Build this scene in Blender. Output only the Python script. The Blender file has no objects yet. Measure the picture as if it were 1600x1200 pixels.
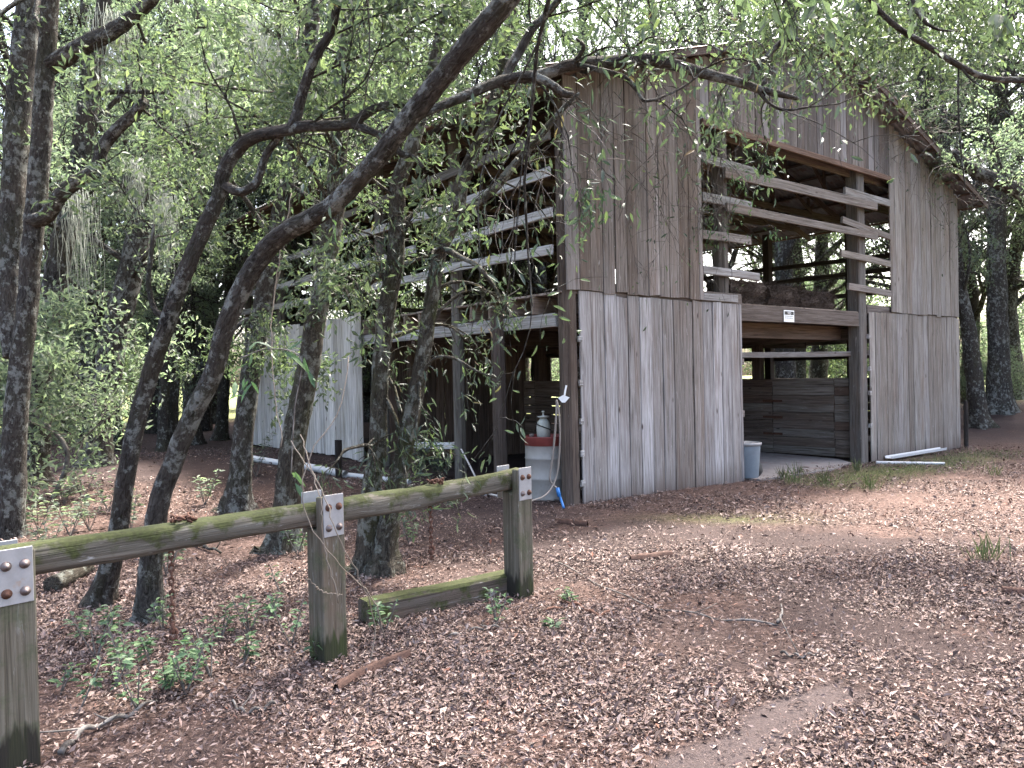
import bpy, math
import numpy as np
from mathutils import Matrix, Vector

# ------------------------------------------------------------------ camera, world, sun, exposure
scn = bpy.context.scene
COL = scn.collection
PITCH, ROLL, FPX = -0.0097, -0.0216, 1200.0
O = np.array([0.0, 0.0, 1.6])
FW = np.array([0, math.cos(PITCH), math.sin(PITCH)])
U0 = np.array([0, -math.sin(PITCH), math.cos(PITCH)])
R0 = np.array([1.0, 0, 0])
RT = math.cos(ROLL) * R0 + math.sin(ROLL) * U0
UP = -math.sin(ROLL) * R0 + math.cos(ROLL) * U0
cam = bpy.data.cameras.new('camera')
cam.sensor_width = 36.0; cam.sensor_fit = 'HORIZONTAL'; cam.lens = 27.0
cam.clip_start = 0.05; cam.clip_end = 2000
camo = bpy.data.objects.new('camera', cam); COL.objects.link(camo)
camo.matrix_world = Matrix(((RT[0], UP[0], -FW[0], O[0]), (RT[1], UP[1], -FW[1], O[1]), (RT[2], UP[2], -FW[2], O[2]), (0, 0, 0, 1)))
scn.camera = camo

SUN_EL, SUN_AZ = math.radians(60), math.radians(32)      # azimuth clockwise from +Y
w = bpy.data.worlds.new('World'); scn.world = w; w.use_nodes = True
nt = w.node_tree; nt.nodes.clear()
sky = nt.nodes.new('ShaderNodeTexSky'); sky.sky_type = 'NISHITA'; sky.sun_disc = False
sky.sun_elevation = SUN_EL; sky.sun_rotation = SUN_AZ; sky.air_density = 0.85; sky.dust_density = 7.0; sky.ozone_density = 1.0
bg = nt.nodes.new('ShaderNodeBackground'); bg.inputs['Strength'].default_value = 0.15
wo = nt.nodes.new('ShaderNodeOutputWorld')
nt.links.new(sky.outputs[0], bg.inputs[0]); nt.links.new(bg.outputs[0], wo.inputs[0])
sun = bpy.data.lights.new('sun', 'SUN'); sun.energy = 3.4; sun.angle = math.radians(6); sun.color = (1.0, 0.96, 0.90)
suno = bpy.data.objects.new('sun', sun); COL.objects.link(suno)
sd = Vector((math.sin(SUN_AZ) * math.cos(SUN_EL), math.cos(SUN_AZ) * math.cos(SUN_EL), math.sin(SUN_EL)))
suno.rotation_euler = sd.to_track_quat('Z', 'Y').to_euler(); suno.location = (0, -10, 30)
scn.view_settings.view_transform = 'Standard'; scn.view_settings.look = 'None'
scn.view_settings.exposure = 3.1; scn.view_settings.gamma = 1.0
scn.cycles.max_bounces = 6; scn.cycles.diffuse_bounces = 3; scn.cycles.transmission_bounces = 4; scn.cycles.transparent_max_bounces = 8

# ------------------------------------------------------------------ helpers
rng = np.random.default_rng(7)
def ray(x, y): return FW + (x - 800) / FPX * RT + (600 - y) / FPX * UP
def at(x, y, d): return O + ray(x, y) * d                    # a point seen at photo pixel (x, y), d metres deep
def ss(a, b, x):
    t = np.clip((x - a) / (b - a), 0, 1); return t * t * (3 - 2 * t)
_k = [(0.9, 1.7, 0.3, 1.1), (2.1, -1.3, 1.7, 0.55), (-3.7, 2.9, 0.9, 0.32), (5.3, 4.1, 2.2, 0.2), (7.9, -6.3, 4.2, 0.13)]
def bumpy(x, y): return sum(a * np.sin(fx * x + fy * y + p) for fx, fy, p, a in _k)
def terrain(x, y):
    x = np.asarray(x, float); y = np.asarray(y, float)
    z = -0.022 * (np.clip(x, -9, 12) - 0.68) * ss(5, 10, y)
    z = z + 0.75 * np.exp(-(((x - 17) / 6.5) ** 2 + ((y - 24) / 5.5) ** 2))
    z = z + 0.16 * np.exp(-(((x + 5.0) / 2.2) ** 2 + ((y - 13.2) / 2.4) ** 2))
    z = z + 0.012 * bumpy(x, y) * ss(1.5, 5, np.hypot(x, y))
    return z + 0.5 * ss(30, 80, np.hypot(x, y))
def ground_at(px, py):
    d = ray(px, py); t = 1.6 / -d[2]
    for _ in range(8):
        P = O + t * d; t = (1.6 - float(terrain(P[0], P[1]))) / -d[2]
    P = O + t * d; return P

def mesh_np(name, V, F, smooth=False, attrs=None):
    """V (n,3); F list of int arrays (m,3) or (m,4)"""
    me = bpy.data.meshes.new(name); V = np.ascontiguousarray(V, np.float32)
    me.vertices.add(len(V)); me.vertices.foreach_set('co', V.ravel())
    F = [np.asarray(f, np.int32) for f in F if len(f)]
    nl = sum(f.size for f in F); npoly = sum(len(f) for f in F)
    me.loops.add(nl); me.polygons.add(npoly)
    me.loops.foreach_set('vertex_index', np.concatenate([f.ravel() for f in F]))
    tot = np.concatenate([np.full(len(f), f.shape[1], np.int32) for f in F])
    st = np.concatenate([[0], np.cumsum(tot)[:-1]]).astype(np.int32)
    me.polygons.foreach_set('loop_start', st)
    me.polygons.foreach_set('use_smooth', np.full(npoly, smooth))
    if attrs:
        for k, a in attrs.items():
            at_ = me.attributes.new(k, 'FLOAT', 'POINT'); at_.data.foreach_set('value', np.asarray(a, np.float32))
    me.update(calc_edges=True); return me
def link(name, me, mat=None, parent=None, loc=None, color=None):
    o = bpy.data.objects.new(name, me); COL.objects.link(o)
    if mat is not None and me is not None and not me.materials: me.materials.append(mat)
    if parent is not None: o.parent = parent
    if loc is not None: o.location = loc
    if color is not None: o.color = (*color, 1)
    return o
def tag(o, label, cat, group=None, kind=None):
    if label: o['label'] = label
    if cat: o['category'] = cat
    if group: o['group'] = group
    if kind: o['kind'] = kind
    return o
def empty(name, loc, rz=0):
    o = bpy.data.objects.new(name, None); COL.objects.link(o); o.location = loc; o.rotation_euler = (0, 0, rz); o.empty_display_size = 0.2
    return o
class MB:
    def __init__(s): s.v = []; s.q = []; s.t = []; s.n = 0; s.c = []
    def add(s, V, Q=None, T=None):
        s.v.append(np.asarray(V, float))
        if Q is not None and len(Q): s.q.append(np.asarray(Q) + s.n)
        if T is not None and len(T): s.t.append(np.asarray(T) + s.n)
        s.n += len(V)
    def mesh(s, name, smooth=False):
        F = []
        if s.q: F.append(np.concatenate(s.q))
        if s.t: F.append(np.concatenate(s.t))
        me = mesh_np(name, np.concatenate(s.v), F, smooth)
        if s.c and sum(len(q) for q in s.c) == s.n:
            a_ = me.attributes.new('tc', 'FLOAT_VECTOR', 'POINT'); a_.data.foreach_set('vector', np.concatenate(s.c).astype(np.float32).ravel())
        return me
_tcn = [0]
def tube(mb, P, R, k=6, cap=True, knob=0.0, r=None, flare=0.0):
    P = np.asarray(P, float); n = len(P); R = np.broadcast_to(np.asarray(R, float), (n,))
    T = np.gradient(P, axis=0); T /= np.linalg.norm(T, axis=1)[:, None] + 1e-9
    ref = np.array([0.0, 0, 1]) if abs(T[:, 2].mean()) < 0.85 else np.array([1.0, 0.1, 0])
    A = np.cross(T, ref); A /= np.linalg.norm(A, axis=1)[:, None] + 1e-9
    B = np.cross(T, A)
    a = np.arange(k) * 2 * math.pi / k
    rad = R[:, None] * np.ones((1, k))
    if knob and r is not None:
        sa = np.concatenate([[0], np.cumsum(np.linalg.norm(np.diff(P, axis=0), axis=1))]); ph = r.uniform(0, 6.28, 6)
        nz = np.sin(2 * a[None] + sa[:, None] * 2.3 + ph[0]) + .8 * np.sin(3 * a[None] - sa[:, None] * 4.1 + ph[1]) + .6 * np.sin(5 * a[None] + sa[:, None] * 7 + ph[2]) + .5 * np.sin(sa[:, None] * 13 + a[None] + ph[3])
        rad = rad * (1 + knob * .8 * nz + knob * .45 * r.normal(size=(n, k)))
        if flare: rad = rad * (1 + flare * np.exp(-np.clip(sa - .12, 0, 9)[:, None] / .16) * (.55 + .45 * np.cos(5 * a[None] + ph[4])))
    V = P[:, None] + rad[:, :, None] * (np.cos(a)[None, :, None] * A[:, None] + np.sin(a)[None, :, None] * B[:, None])
    V = V.reshape(-1, 3)
    _tcn[0] += 1; s_ = np.concatenate([[0], np.cumsum(np.linalg.norm(np.diff(P, axis=0), axis=1))]) + _tcn[0] * 3.71
    mr_ = np.maximum(R, .012)[:, None] * np.ones((1, k)); Cc = np.stack([mr_ * np.cos(a), mr_ * np.sin(a), np.repeat(s_[:, None], k, 1)], -1).reshape(-1, 3)
    if cap: Cc = np.vstack([Cc, [0, 0, s_[0]], [0, 0, s_[-1]]])
    mb.c.append(Cc)
    i = np.arange(n - 1)[:, None] * k; j = np.arange(k)[None]; j2 = (j + 1) % k
    Q = np.stack([i + j, i + j2, i + k + j2, i + k + j], -1).reshape(-1, 4)
    Tt = []
    if cap:
        V = np.vstack([V, P[0], P[-1]]); c0, c1 = n * k, n * k + 1
        Tt = [(c0, (q + 1) % k, q) for q in range(k)] + [(c1, (n - 1) * k + q, (n - 1) * k + (q + 1) % k) for q in range(k)]
    mb.add(V, Q, Tt)
def spline(P, n):
    P = np.asarray(P, float); m = len(P)
    if m < 3:
        t = np.linspace(0, 1, n)[:, None]; return P[0] * (1 - t) + P[-1] * t
    E_ = np.vstack([2 * P[0] - P[1], P, 2 * P[-1] - P[-2]])
    s = np.linspace(0, m - 1 - 1e-6, n); i = s.astype(int); u = (s - i)[:, None]
    a, b, c, d = E_[i], E_[i + 1], E_[i + 2], E_[i + 3]
    return 0.5 * (2 * b + (c - a) * u + (2 * a - 5 * b + 4 * c - d) * u ** 2 + (3 * b - 3 * c + d - a) * u ** 3)
def lathe(mb, prof, k=24, c=(0, 0, 0), wob=None):
    prof = np.asarray(prof, float); n = len(prof); a = np.arange(k) * 2 * math.pi / k
    V = np.stack([prof[:, :1] * np.cos(a), prof[:, :1] * np.sin(a), np.repeat(prof[:, 1:], k, 1)], -1).reshape(-1, 3) + np.array(c)
    i = np.arange(n - 1)[:, None] * k; j = np.arange(k)[None]; j2 = (j + 1) % k
    mb.add(V, np.stack([i + j, i + j2, i + k + j2, i + k + j], -1).reshape(-1, 4))
def box(mb, lo, hi):
    lo = np.array(lo, float); hi = np.array(hi, float)
    V = np.array([[(lo, hi)[(i >> 0) & 1][0], (lo, hi)[(i >> 1) & 1][1], (lo, hi)[(i >> 2) & 1][2]] for i in range(8)])
    mb.add(V, [(0, 2, 3, 1), (4, 5, 7, 6), (0, 1, 5, 4), (2, 6, 7, 3), (0, 4, 6, 2), (1, 3, 7, 5)])
def plank_mesh(name, Lz, wx, ty, jit=0.003, bow=0.004, ch=0.006, r=rng, roundness=None):
    """timber along local +Z from z=0, width wx (X), thickness ty (Y), chamfered, slightly bowed and uneven"""
    hx, hy = wx / 2, ty / 2; ch = min(ch, hx * .45, hy * .45)
    if roundness is None: S = [(hx - ch, -hy), (hx, -hy + ch), (hx, hy - ch), (hx - ch, hy), (-hx + ch, hy), (-hx, hy - ch), (-hx, -hy + ch), (-hx + ch, -hy)]
    else: S = [(hx * math.cos(a) * roundness, hy * math.sin(a) * roundness) for a in np.arange(8) * math.pi / 4 + .39]
    S = np.array(S); V = []; bx, by = r.normal(0, bow, 2)
    for z in (0, .5, 1):
        e = r.normal(0, jit, (8, 2)) * .4; off = np.array([bx, by]) * (1 - (2 * z - 1) ** 2) + r.normal(0, jit * .5, 2)
        zz = np.full(8, z * Lz)
        if z != .5: zz = zz + r.normal(0, jit * 2) + np.sign(S[:, 0]) * r.normal(0, jit * 1.5)
        V.append(np.column_stack([S + e + off, zz]))
    V = np.vstack(V); j = np.arange(8); j2 = (j + 1) % 8
    Q = np.vstack([np.stack([j + 8 * i, j2 + 8 * i, j2 + 8 * i + 8, j + 8 * i + 8], -1) for i in range(2)])
    T = [(0, q + 1, q) for q in range(1, 7)] + [(16, 16 + q, 17 + q) for q in range(1, 7)]
    return mesh_np(name, V, [Q, np.array(T)], False)
def timber(name, p0, p1, wx, ty, mat, parent, color, xdir=None, **kw):
    """timber from p0 to p1 (parent space); xdir = direction of its width"""
    p0 = Vector(p0); p1 = Vector(p1); z = (p1 - p0); L_ = z.length; z.normalize()
    xd = Vector(xdir) if xdir is not None else (Vector((1, 0, 0)) if abs(z.z) > .8 else Vector((0, 0, 1)))
    x = (xd - z * xd.dot(z)).normalized(); y = z.cross(x)
    o = link(name, plank_mesh(name, L_, wx, ty, **kw), mat, parent, color=color)
    o.matrix_local = Matrix(((x.x, y.x, z.x, p0.x), (x.y, y.y, z.y, p0.y), (x.z, y.z, z.z, p0.z), (0, 0, 0, 1)))
    return o
def unit(v): return v / (np.linalg.norm(v, axis=-1, keepdims=True) + 1e-9)
def leaf_geo(P, D, size, asp, r, rich=False, flat=0.0):
    """leaf blades at P along D; returns V, tris"""
    N = len(P); D = unit(D); size = np.broadcast_to(size, (N,))[:, None]
    rv = r.normal(size=(N, 3)); rv[:, 2] += flat
    S = unit(np.cross(D, rv)); Nn = np.cross(S, D); wd = size * asp * .5
    if not rich:
        mid = P + D * size * .48; lift = Nn * wd * .35
        V = np.stack([P, mid + S * wd + lift, P + D * size - Nn * size * .08, mid - S * wd + lift], 1).reshape(-1, 3)
        b = np.arange(N)[:, None] * 4
        return V, np.concatenate([b + np.array([[0, 2, 1]]), b + np.array([[0, 3, 2]])])
    a1, a2 = P + D * size * .3, P + D * size * .68 - Nn * size * .05; l1 = Nn * wd * .35
    V = np.stack([P, a1 + S * wd * .9 + l1, a2 + S * wd * .8 + l1 * .8, P + D * size - Nn * size * .16, a2 - S * wd * .8 + l1 * .8, a1 - S * wd * .9 + l1, a1, a2], 1).reshape(-1, 3)
    b = np.arange(N)[:, None] * 8
    return V, np.concatenate([b + np.array([t]) for t in ((0, 6, 1), (1, 6, 7), (1, 7, 2), (2, 7, 3), (0, 5, 6), (5, 7, 6), (5, 4, 7), (4, 3, 7))])
def twig_leaves(base, dirs, length, m, size, asp, r, rich=False, droop=0.0, scatter=0.05):
    """m leaves along each of T twigs"""
    T = len(base); base = np.repeat(base, m, 0); d = np.repeat(unit(dirs), m, 0); ln = np.repeat(np.broadcast_to(length, (T,)), m)[:, None]
    u = r.uniform(.08, 1.05, (T * m, 1)); P = base + d * ln * u + r.normal(0, scatter, (T * m, 3)); P[:, 2] -= droop * (ln[:, 0] * u[:, 0] ** 2)
    D = d * .55 + r.normal(0, .62, (T * m, 3)); D[:, 2] -= droop
    return leaf_geo(P, D, size * r.uniform(.6, 1.25, T * m), asp, r, rich, flat=.9)

# ------------------------------------------------------------------ materials
class NT:
    def __init__(s, name):
        s.m = bpy.data.materials.new(name); s.m.use_nodes = True; s.t = s.m.node_tree; s.t.nodes.clear()
        s.out = s.n('ShaderNodeOutputMaterial'); s.p = s.n('ShaderNodeBsdfPrincipled'); s.l(s.p.outputs[0], s.out.inputs[0])
    def n(s, k, **kw):
        a = s.t.nodes.new(k)
        for q, v in kw.items(): setattr(a, q, v)
        return a
    def l(s, a, b): s.t.links.new(a, b)
    def noise(s, vec, scale, detail=4, rough=.55, vs=None, dist=0):
        if vs is not None:
            mp = s.n('ShaderNodeMapping'); mp.inputs['Scale'].default_value = vs; s.l(vec, mp.inputs['Vector']); vec = mp.outputs[0]
        a = s.n('ShaderNodeTexNoise'); a.inputs['Scale'].default_value = scale; a.inputs['Detail'].default_value = detail
        a.inputs['Roughness'].default_value = rough; a.inputs['Distortion'].default_value = dist
        s.l(vec, a.inputs['Vector']); return a.outputs['Fac']
    def ramp(s, fac, stops):
        a = s.n('ShaderNodeValToRGB'); e = a.color_ramp.elements
        while len(e) < len(stops): e.new(.5)
        for q, (p, c) in enumerate(stops): e[q].position = p; e[q].color = (*c, 1) if len(c) == 3 else c
        s.l(fac, a.inputs[0]); return a.outputs[0]
    def mask(s, fac, a, b):
        m = s.n('ShaderNodeMapRange'); m.inputs['From Min'].default_value = a; m.inputs['From Max'].default_value = b
        s.l(fac, m.inputs['Value']); return m.outputs[0]
    def mix(s, fac, a, b, mode='MIX'):
        m = s.n('ShaderNodeMix', data_type='RGBA', blend_type=mode)
        for v, i in ((fac, m.inputs['Factor']), (a, m.inputs['A']), (b, m.inputs['B'])):
            if isinstance(v, (int, float)): i.default_value = v
            elif isinstance(v, tuple): i.default_value = (*v, 1)
            else: s.l(v, i)
        return m.outputs['Result']
    def mul(s, a, b):
        m = s.n('ShaderNodeMath', operation='MULTIPLY')
        for v, i in ((a, m.inputs[0]), (b, m.inputs[1])):
            if isinstance(v, (int, float)): i.default_value = v
            else: s.l(v, i)
        return m.outputs[0]
    def bump(s, h, st=.4, dist=.01):
        b = s.n('ShaderNodeBump'); b.inputs['Strength'].default_value = st; b.inputs['Distance'].default_value = dist
        s.l(h, b.inputs['Height']); s.l(b.outputs[0], s.p.inputs['Normal'])
    def base(s, c, rough=.8, metal=0, spec=.3):
        if isinstance(c, tuple): s.p.inputs['Base Color'].default_value = (*c, 1)
        else: s.l(c, s.p.inputs['Base Color'])
        s.p.inputs['Roughness'].default_value = rough; s.p.inputs['Metallic'].default_value = metal; s.p.inputs['Specular IOR Level'].default_value = spec
def obj_coord(N):
    tc = N.n('ShaderNodeTexCoord'); oi = N.n('ShaderNodeObjectInfo'); cb = N.n('ShaderNodeCombineXYZ'); m = N.mul(oi.outputs['Random'], 57.0)
    for i in range(3): N.l(m, cb.inputs[i])
    v = N.n('ShaderNodeVectorMath', operation='ADD'); N.l(tc.outputs['Object'], v.inputs[0]); N.l(cb.outputs[0], v.inputs[1])
    return v.outputs[0], oi
def make_wood(name, stain=(.13, .085, .06), stain_amt=.55, fleck=.35, moss=None, mossamt=0, rot=False, rotc=None, roth=.0):
    N = NT(name); v, oi = obj_coord(N)
    g = N.noise(v, 1.0, 6, .62, (46, 46, 1.6), .6); g2 = N.noise(v, 1.0, 3, .5, (150, 150, 3.2))
    blot = N.noise(v, 1.0, 4, .6, (5.5, 5.5, .8), .4); fl = N.noise(v, 1.0, 5, .7, (34, 34, 4.5), 1.0)
    vo = N.n('ShaderNodeTexVoronoi'); mp = N.n('ShaderNodeMapping'); mp.inputs['Scale'].default_value = (4.2, 4.2, 1.5); N.l(v, mp.inputs['Vector']); N.l(mp.outputs[0], vo.inputs['Vector']); vo.inputs['Scale'].default_value = 1.0
    c = N.mix(1.0, oi.outputs['Color'], N.ramp(g, [(.30, (.22, .20, .18)), (.42, (.66, .64, .62)), (.55, (.98, .98, .98)), (.72, (1.35, 1.36, 1.40))]), 'MULTIPLY')
    c = N.mix(N.mask(blot, .50, .74) if stain_amt else 0.0, c, N.mix(stain_amt, c, stain))
    c = N.mix(N.mul(N.mask(fl, .60, .72), fleck), c, (.52, .52, .51))
    c = N.mix(N.mul(N.mask(g2, .66, .74), .55), c, (.035, .03, .027))
    c = N.mix(N.mask(vo.outputs['Distance'], .085, .03), c, (.05, .035, .028))
    if moss:
        mo = N.noise(v, 7.0, 5, .65); geo = N.n('ShaderNodeNewGeometry'); sx = N.n('ShaderNodeSeparateXYZ'); N.l(geo.outputs['Normal'], sx.inputs[0])
        ad = N.n('ShaderNodeMath', operation='MULTIPLY_ADD'); N.l(sx.outputs['Z'], ad.inputs[0]); ad.inputs[1].default_value = .22; N.l(mo, ad.inputs[2])
        mcol = N.ramp(N.noise(v, 60, 3), [(.3, moss), (.7, tuple(q * 2.1 for q in moss))])
        c = N.mix(N.mul(N.mask(ad.outputs[0], .50, .62), mossamt), c, mcol)
    if rot:
        tc2 = N.n('ShaderNodeTexCoord'); sz = N.n('ShaderNodeSeparateXYZ'); N.l(tc2.outputs['Object'], sz.inputs[0])
        ad2 = N.n('ShaderNodeMath', operation='MULTIPLY_ADD'); N.l(N.noise(v, 1.0, 3, .6, (26, 26, 2.5)), ad2.inputs[0]); ad2.inputs[1].default_value = -.34; N.l(sz.outputs['Z'], ad2.inputs[2])
        c = N.mix(N.mul(N.mask(ad2.outputs[0], .01 + roth, -.04 - roth), .75 if rotc else 1.0), c, rotc if rotc else N.mix(N.mask(blot, .4, .6), (.022, .019, .014), (.035, .042, .015)))
    N.base(c, .86, 0, .22); N.bump(N.mix(.5, g, g2), .7, .015); return N.m
WOOD = make_wood('weathered_wood')
WOODS = make_wood('foot_stained_wood', rot=True, rotc=(.075, .055, .045), roth=.16)
WOODD = make_wood('brown_wood', stain=(.05, .03, .02), fleck=.12)
WOODW = make_wood('whitewashed_wood', stain=(.20, .19, .17), stain_amt=.6, fleck=.6)
MOSSW = make_wood('mossy_timber', moss=(.022, .026, .007), mossamt=.95, fleck=.4)
POSTW = make_wood('fence_post_wood', moss=(.035, .042, .02), mossamt=.5, fleck=.3, rot=True)

def make_bark(name, base=(.068, .063, .057), dark=(.012, .011, .0095), lich=(.30, .31, .28), la=.535, moss=.25):
    N = NT(name); at_ = N.n('ShaderNodeAttribute', attribute_name='tc'); v = at_.outputs['Vector']
    f = N.noise(v, 1.0, 6, .65, (46, 46, 13), 1.2); big = N.noise(v, 2.2, 4, .6); fine = N.noise(v, 70, 4, .65)
    li = N.noise(v, 13.0, 6, .72, (1, 1, .8)); li2 = N.noise(v, 1.7, 3, .5); mo = N.noise(v, 3.1, 5, .65, (1, 1, .5))
    c = N.ramp(f, [(.38, dark), (.47, tuple(q * .62 for q in base)), (.56, base), (.70, tuple(q * 1.7 for q in base))])
    c = N.mix(N.mask(big, .35, .7), c, N.mix(.45, c, (.085, .066, .05)))
    c = N.mix(N.mul(N.mask(mo, .50, .66), moss), c, N.ramp(fine, [(.3, (.03, .036, .012)), (.7, (.07, .08, .03))]))
    l2 = N.n('ShaderNodeMath', operation='MULTIPLY_ADD'); N.l(li2, l2.inputs[0]); l2.inputs[1].default_value = .30; N.l(li, l2.inputs[2])
    c = N.mix(N.mul(N.mask(l2.outputs[0], la + .13, la + .21), .8), c, N.mix(fine, tuple(q * .55 for q in lich), lich))
    N.base(c, .92, 0, .12); N.bump(N.mix(.3, f, fine), 1.0, .07); return N.m
BARK = make_bark('oak_bark'); BARKD = make_bark('dark_bark', (.055, .050, .045), (.010, .009, .008), la=.555)
BARKM = make_bark('mossy_bark', (.082, .074, .058), (.022, .019, .015), (.31, .32, .27), .54, .75)

def make_leaf(name, stops, trans=.35, rough=.5, spec=.28):
    N = NT(name); geo = N.n('ShaderNodeNewGeometry'); oi = N.n('ShaderNodeObjectInfo')
    c = N.ramp(geo.outputs['Random Per Island'], stops)
    hs = N.n('ShaderNodeHueSaturation'); N.l(c, hs.inputs['Color'])
    hs.inputs['Hue'].default_value = .5; mr = N.n('ShaderNodeMapRange'); mr.inputs['To Min'].default_value = .78; mr.inputs['To Max'].default_value = 1.25
    N.l(oi.outputs['Random'], mr.inputs['Value']); N.l(mr.outputs[0], hs.inputs['Value']); c = hs.outputs[0]
    N.base(c, rough, 0, spec)
    tr = N.n('ShaderNodeBsdfTranslucent'); N.l(N.mix(1.0, c, (1.25, 1.48, 1.02), 'MULTIPLY'), tr.inputs['Color'])
    ms = N.n('ShaderNodeMixShader'); ms.inputs[0].default_value = trans
    N.l(N.p.outputs[0], ms.inputs[1]); N.l(tr.outputs[0], ms.inputs[2]); N.l(ms.outputs[0], N.out.inputs[0]); return N.m
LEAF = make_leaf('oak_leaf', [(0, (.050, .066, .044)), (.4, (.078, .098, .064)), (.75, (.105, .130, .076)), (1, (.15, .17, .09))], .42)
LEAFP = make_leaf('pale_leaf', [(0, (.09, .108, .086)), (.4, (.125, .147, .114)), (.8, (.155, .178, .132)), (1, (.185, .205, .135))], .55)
LEAFN = make_leaf('laurel_leaf', [(0, (.036, .050, .038)), (.45, (.055, .073, .052)), (.8, (.078, .104, .062)), (.95, (.12, .155, .07)), (1, (.15, .10, .06))], .3, .46, .3)
LEAFB = make_leaf('sprout_leaf', [(0, (.05, .09, .05)), (.5, (.075, .125, .065)), (1, (.11, .17, .075))], .35)
LEAFDRY = make_leaf('dry_leaf', [(0, (.12, .07, .045)), (.5, (.19, .12, .08)), (1, (.26, .19, .14))], .2, .7, .2)
GRASSM = make_leaf('grass_blade', [(0, (.08, .105, .05)), (.6, (.12, .145, .07)), (1, (.20, .18, .10))], .35, .5)
N = NT('leaf_litter'); geo = N.n('ShaderNodeNewGeometry')
c = N.ramp(geo.outputs['Random Per Island'], [(0, (.030, .019, .015)), (.25, (.085, .054, .043)), (.5, (.16, .108, .090)), (.8, (.225, .162, .138)), (.95, (.30, .235, .205)), (1, (.17, .072, .044))])
N.base(c, .7, 0, .3); LITTER = N.m
N = NT('spanish_moss'); N.base((.26, .28, .24), .95, 0, .1); MOSSM = N.m
N = NT('twig_bark'); tc = N.n('ShaderNodeTexCoord'); N.base(N.ramp(N.noise(tc.outputs['Object'], 14, 4), [(.35, (.05, .043, .037)), (.65, (.19, .172, .155))]), .9, 0, .15); TWIG = N.m

N = NT('forest_floor'); tc = N.n('ShaderNodeTexCoord'); v = tc.outputs['Object']
lf = N.n('ShaderNodeTexVoronoi'); lf.inputs['Scale'].default_value = 22; N.l(v, lf.inputs['Vector'])
n1 = N.noise(v, 30, 6, .7, None, .8); n2 = N.noise(v, 1.1, 5, .6); n3 = N.noise(v, 110, 4, .7)
lit = N.ramp(n1, [(.32, (.018, .012, .010)), (.48, (.066, .043, .036)), (.60, (.13, .09, .078)), (.76, (.24, .178, .158))])  # litter tones, darkened to stand in for shade between the leaves
sc_ = N.n('ShaderNodeSeparateColor'); N.l(lf.outputs['Color'], sc_.inputs[0])
lit = N.mix(.6, lit, N.mix(1.0, lit, N.ramp(sc_.outputs[0], [(0, (.45, .40, .38)), (1, (1.25, 1.2, 1.15))]), 'MULTIPLY'))
soil = N.ramp(N.mix(.4, n2, n3), [(.3, (.022, .0155, .0145)), (.55, (.048, .034, .031)), (.75, (.088, .066, .061))])
aD = N.n('ShaderNodeAttribute', attribute_name='dirt'); aG = N.n('ShaderNodeAttribute', attribute_name='grass'); aP = N.n('ShaderNodeAttribute', attribute_name='sand')
md = N.n('ShaderNodeMath', operation='ADD'); N.l(aD.outputs['Fac'], md.inputs[0]); N.l(N.mask(n2, .3, .9), md.inputs[1])
c = N.mix(N.mask(md.outputs[0], .45, .95), lit, soil)
sm = N.n('ShaderNodeMath', operation='MULTIPLY_ADD'); N.l(N.mask(n2, .2, .8), sm.inputs[0]); sm.inputs[1].default_value = .5; N.l(aP.outputs['Fac'], sm.inputs[2])
c = N.mix(N.mask(sm.outputs[0], .55, 1.05), c, N.ramp(n3, [(.3, (.050, .037, .034)), (.7, (.105, .082, .077))]))
c = N.mix(N.mul(aG.outputs['Fac'], N.mask(n1, .35, .6)), c, N.ramp(n3, [(.3, (.07, .10, .03)), (.7, (.20, .24, .08))]))
N.base(c, .95, 0, .1); N.bump(N.mix(.5, n1, n3), .8, .03); GROUND = N.m

def simple(name, c, rough=.5, metal=0, spec=.4, var=.25, scale=8, dirt=None, da=.6):
    N = NT(name); v, oi = obj_coord(N); n = N.noise(v, scale, 5, .65)
    c1 = N.ramp(n, [(.3, tuple(q * (1 - var) for q in c)), (.7, tuple(min(q * (1 + var), 1) for q in c))])
    if dirt: c1 = N.mix(N.mask(N.noise(v, scale * .6, 6, .7), da, da + .12), c1, dirt)
    N.base(c1, rough, metal, spec); N.bump(n, .15, .005); return N.m
ROOFM = simple('galvanised_roofing', (.30, .30, .31), .5, .55, .4, .3, 3, (.16, .075, .045), .52)
HAY = None
N = NT('old_hay'); v, oi = obj_coord(N); g = N.noise(v, 1, 5, .7, (9, 60, 60), 1.5); g2 = N.noise(v, 28, 5, .7)
N.base(N.ramp(N.mix(.5, g, g2), [(.3, (.022, .017, .014)), (.5, (.075, .058, .048)), (.72, (.16, .128, .104))]), .95, 0, .1); N.bump(N.mix(.5, g, g2), 1.0, .05); HAY = N.m
GALV = simple('galvanised_plate', (.27, .265, .26), .6, .2, .4, .15, 14, (.26, .20, .16), .62)
RUST = simple('rusty_iron', (.10, .05, .034), .85, .3, .3, .4, 30)
STEELB = simple('bolt_steel', (.16, .13, .12), .6, .6, .4, .3, 30)
PVC = simple('white_pipe', (.50, .50, .495), .45, 0, .4, .06, 5, (.22, .19, .16), .6)
DRUM = simple('drum_paint', (.30, .285, .265), .5, .1, .4, .1, 6, (.24, .22, .20), .6)
REDB = simple('red_band', (.17, .035, .03), .55, 0, .4, .25, 9, (.10, .035, .03), .6)
CLAY = simple('jug_plastic', (.36, .37, .33), .45, 0, .4, .12, 7)
BLACK = simple('black_plastic', (.018, .018, .018), .5)
HOSEM = simple('hose_rubber', (.22, .19, .165), .6, 0, .3, .12, 10)
HOSEW = simple('pale_hose', (.52, .48, .44), .6, 0, .3, .1, 10)
BLUE = simple('blue_plastic', (.03, .16, .42), .4)
WHITE = simple('white_plastic', (.78, .78, .77), .4, 0, .4, .05)
BINM = simple('bin_plastic', (.17, .20, .225), .5, .1, .4, .12, 7, (.26, .27, .27), .6)
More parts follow.
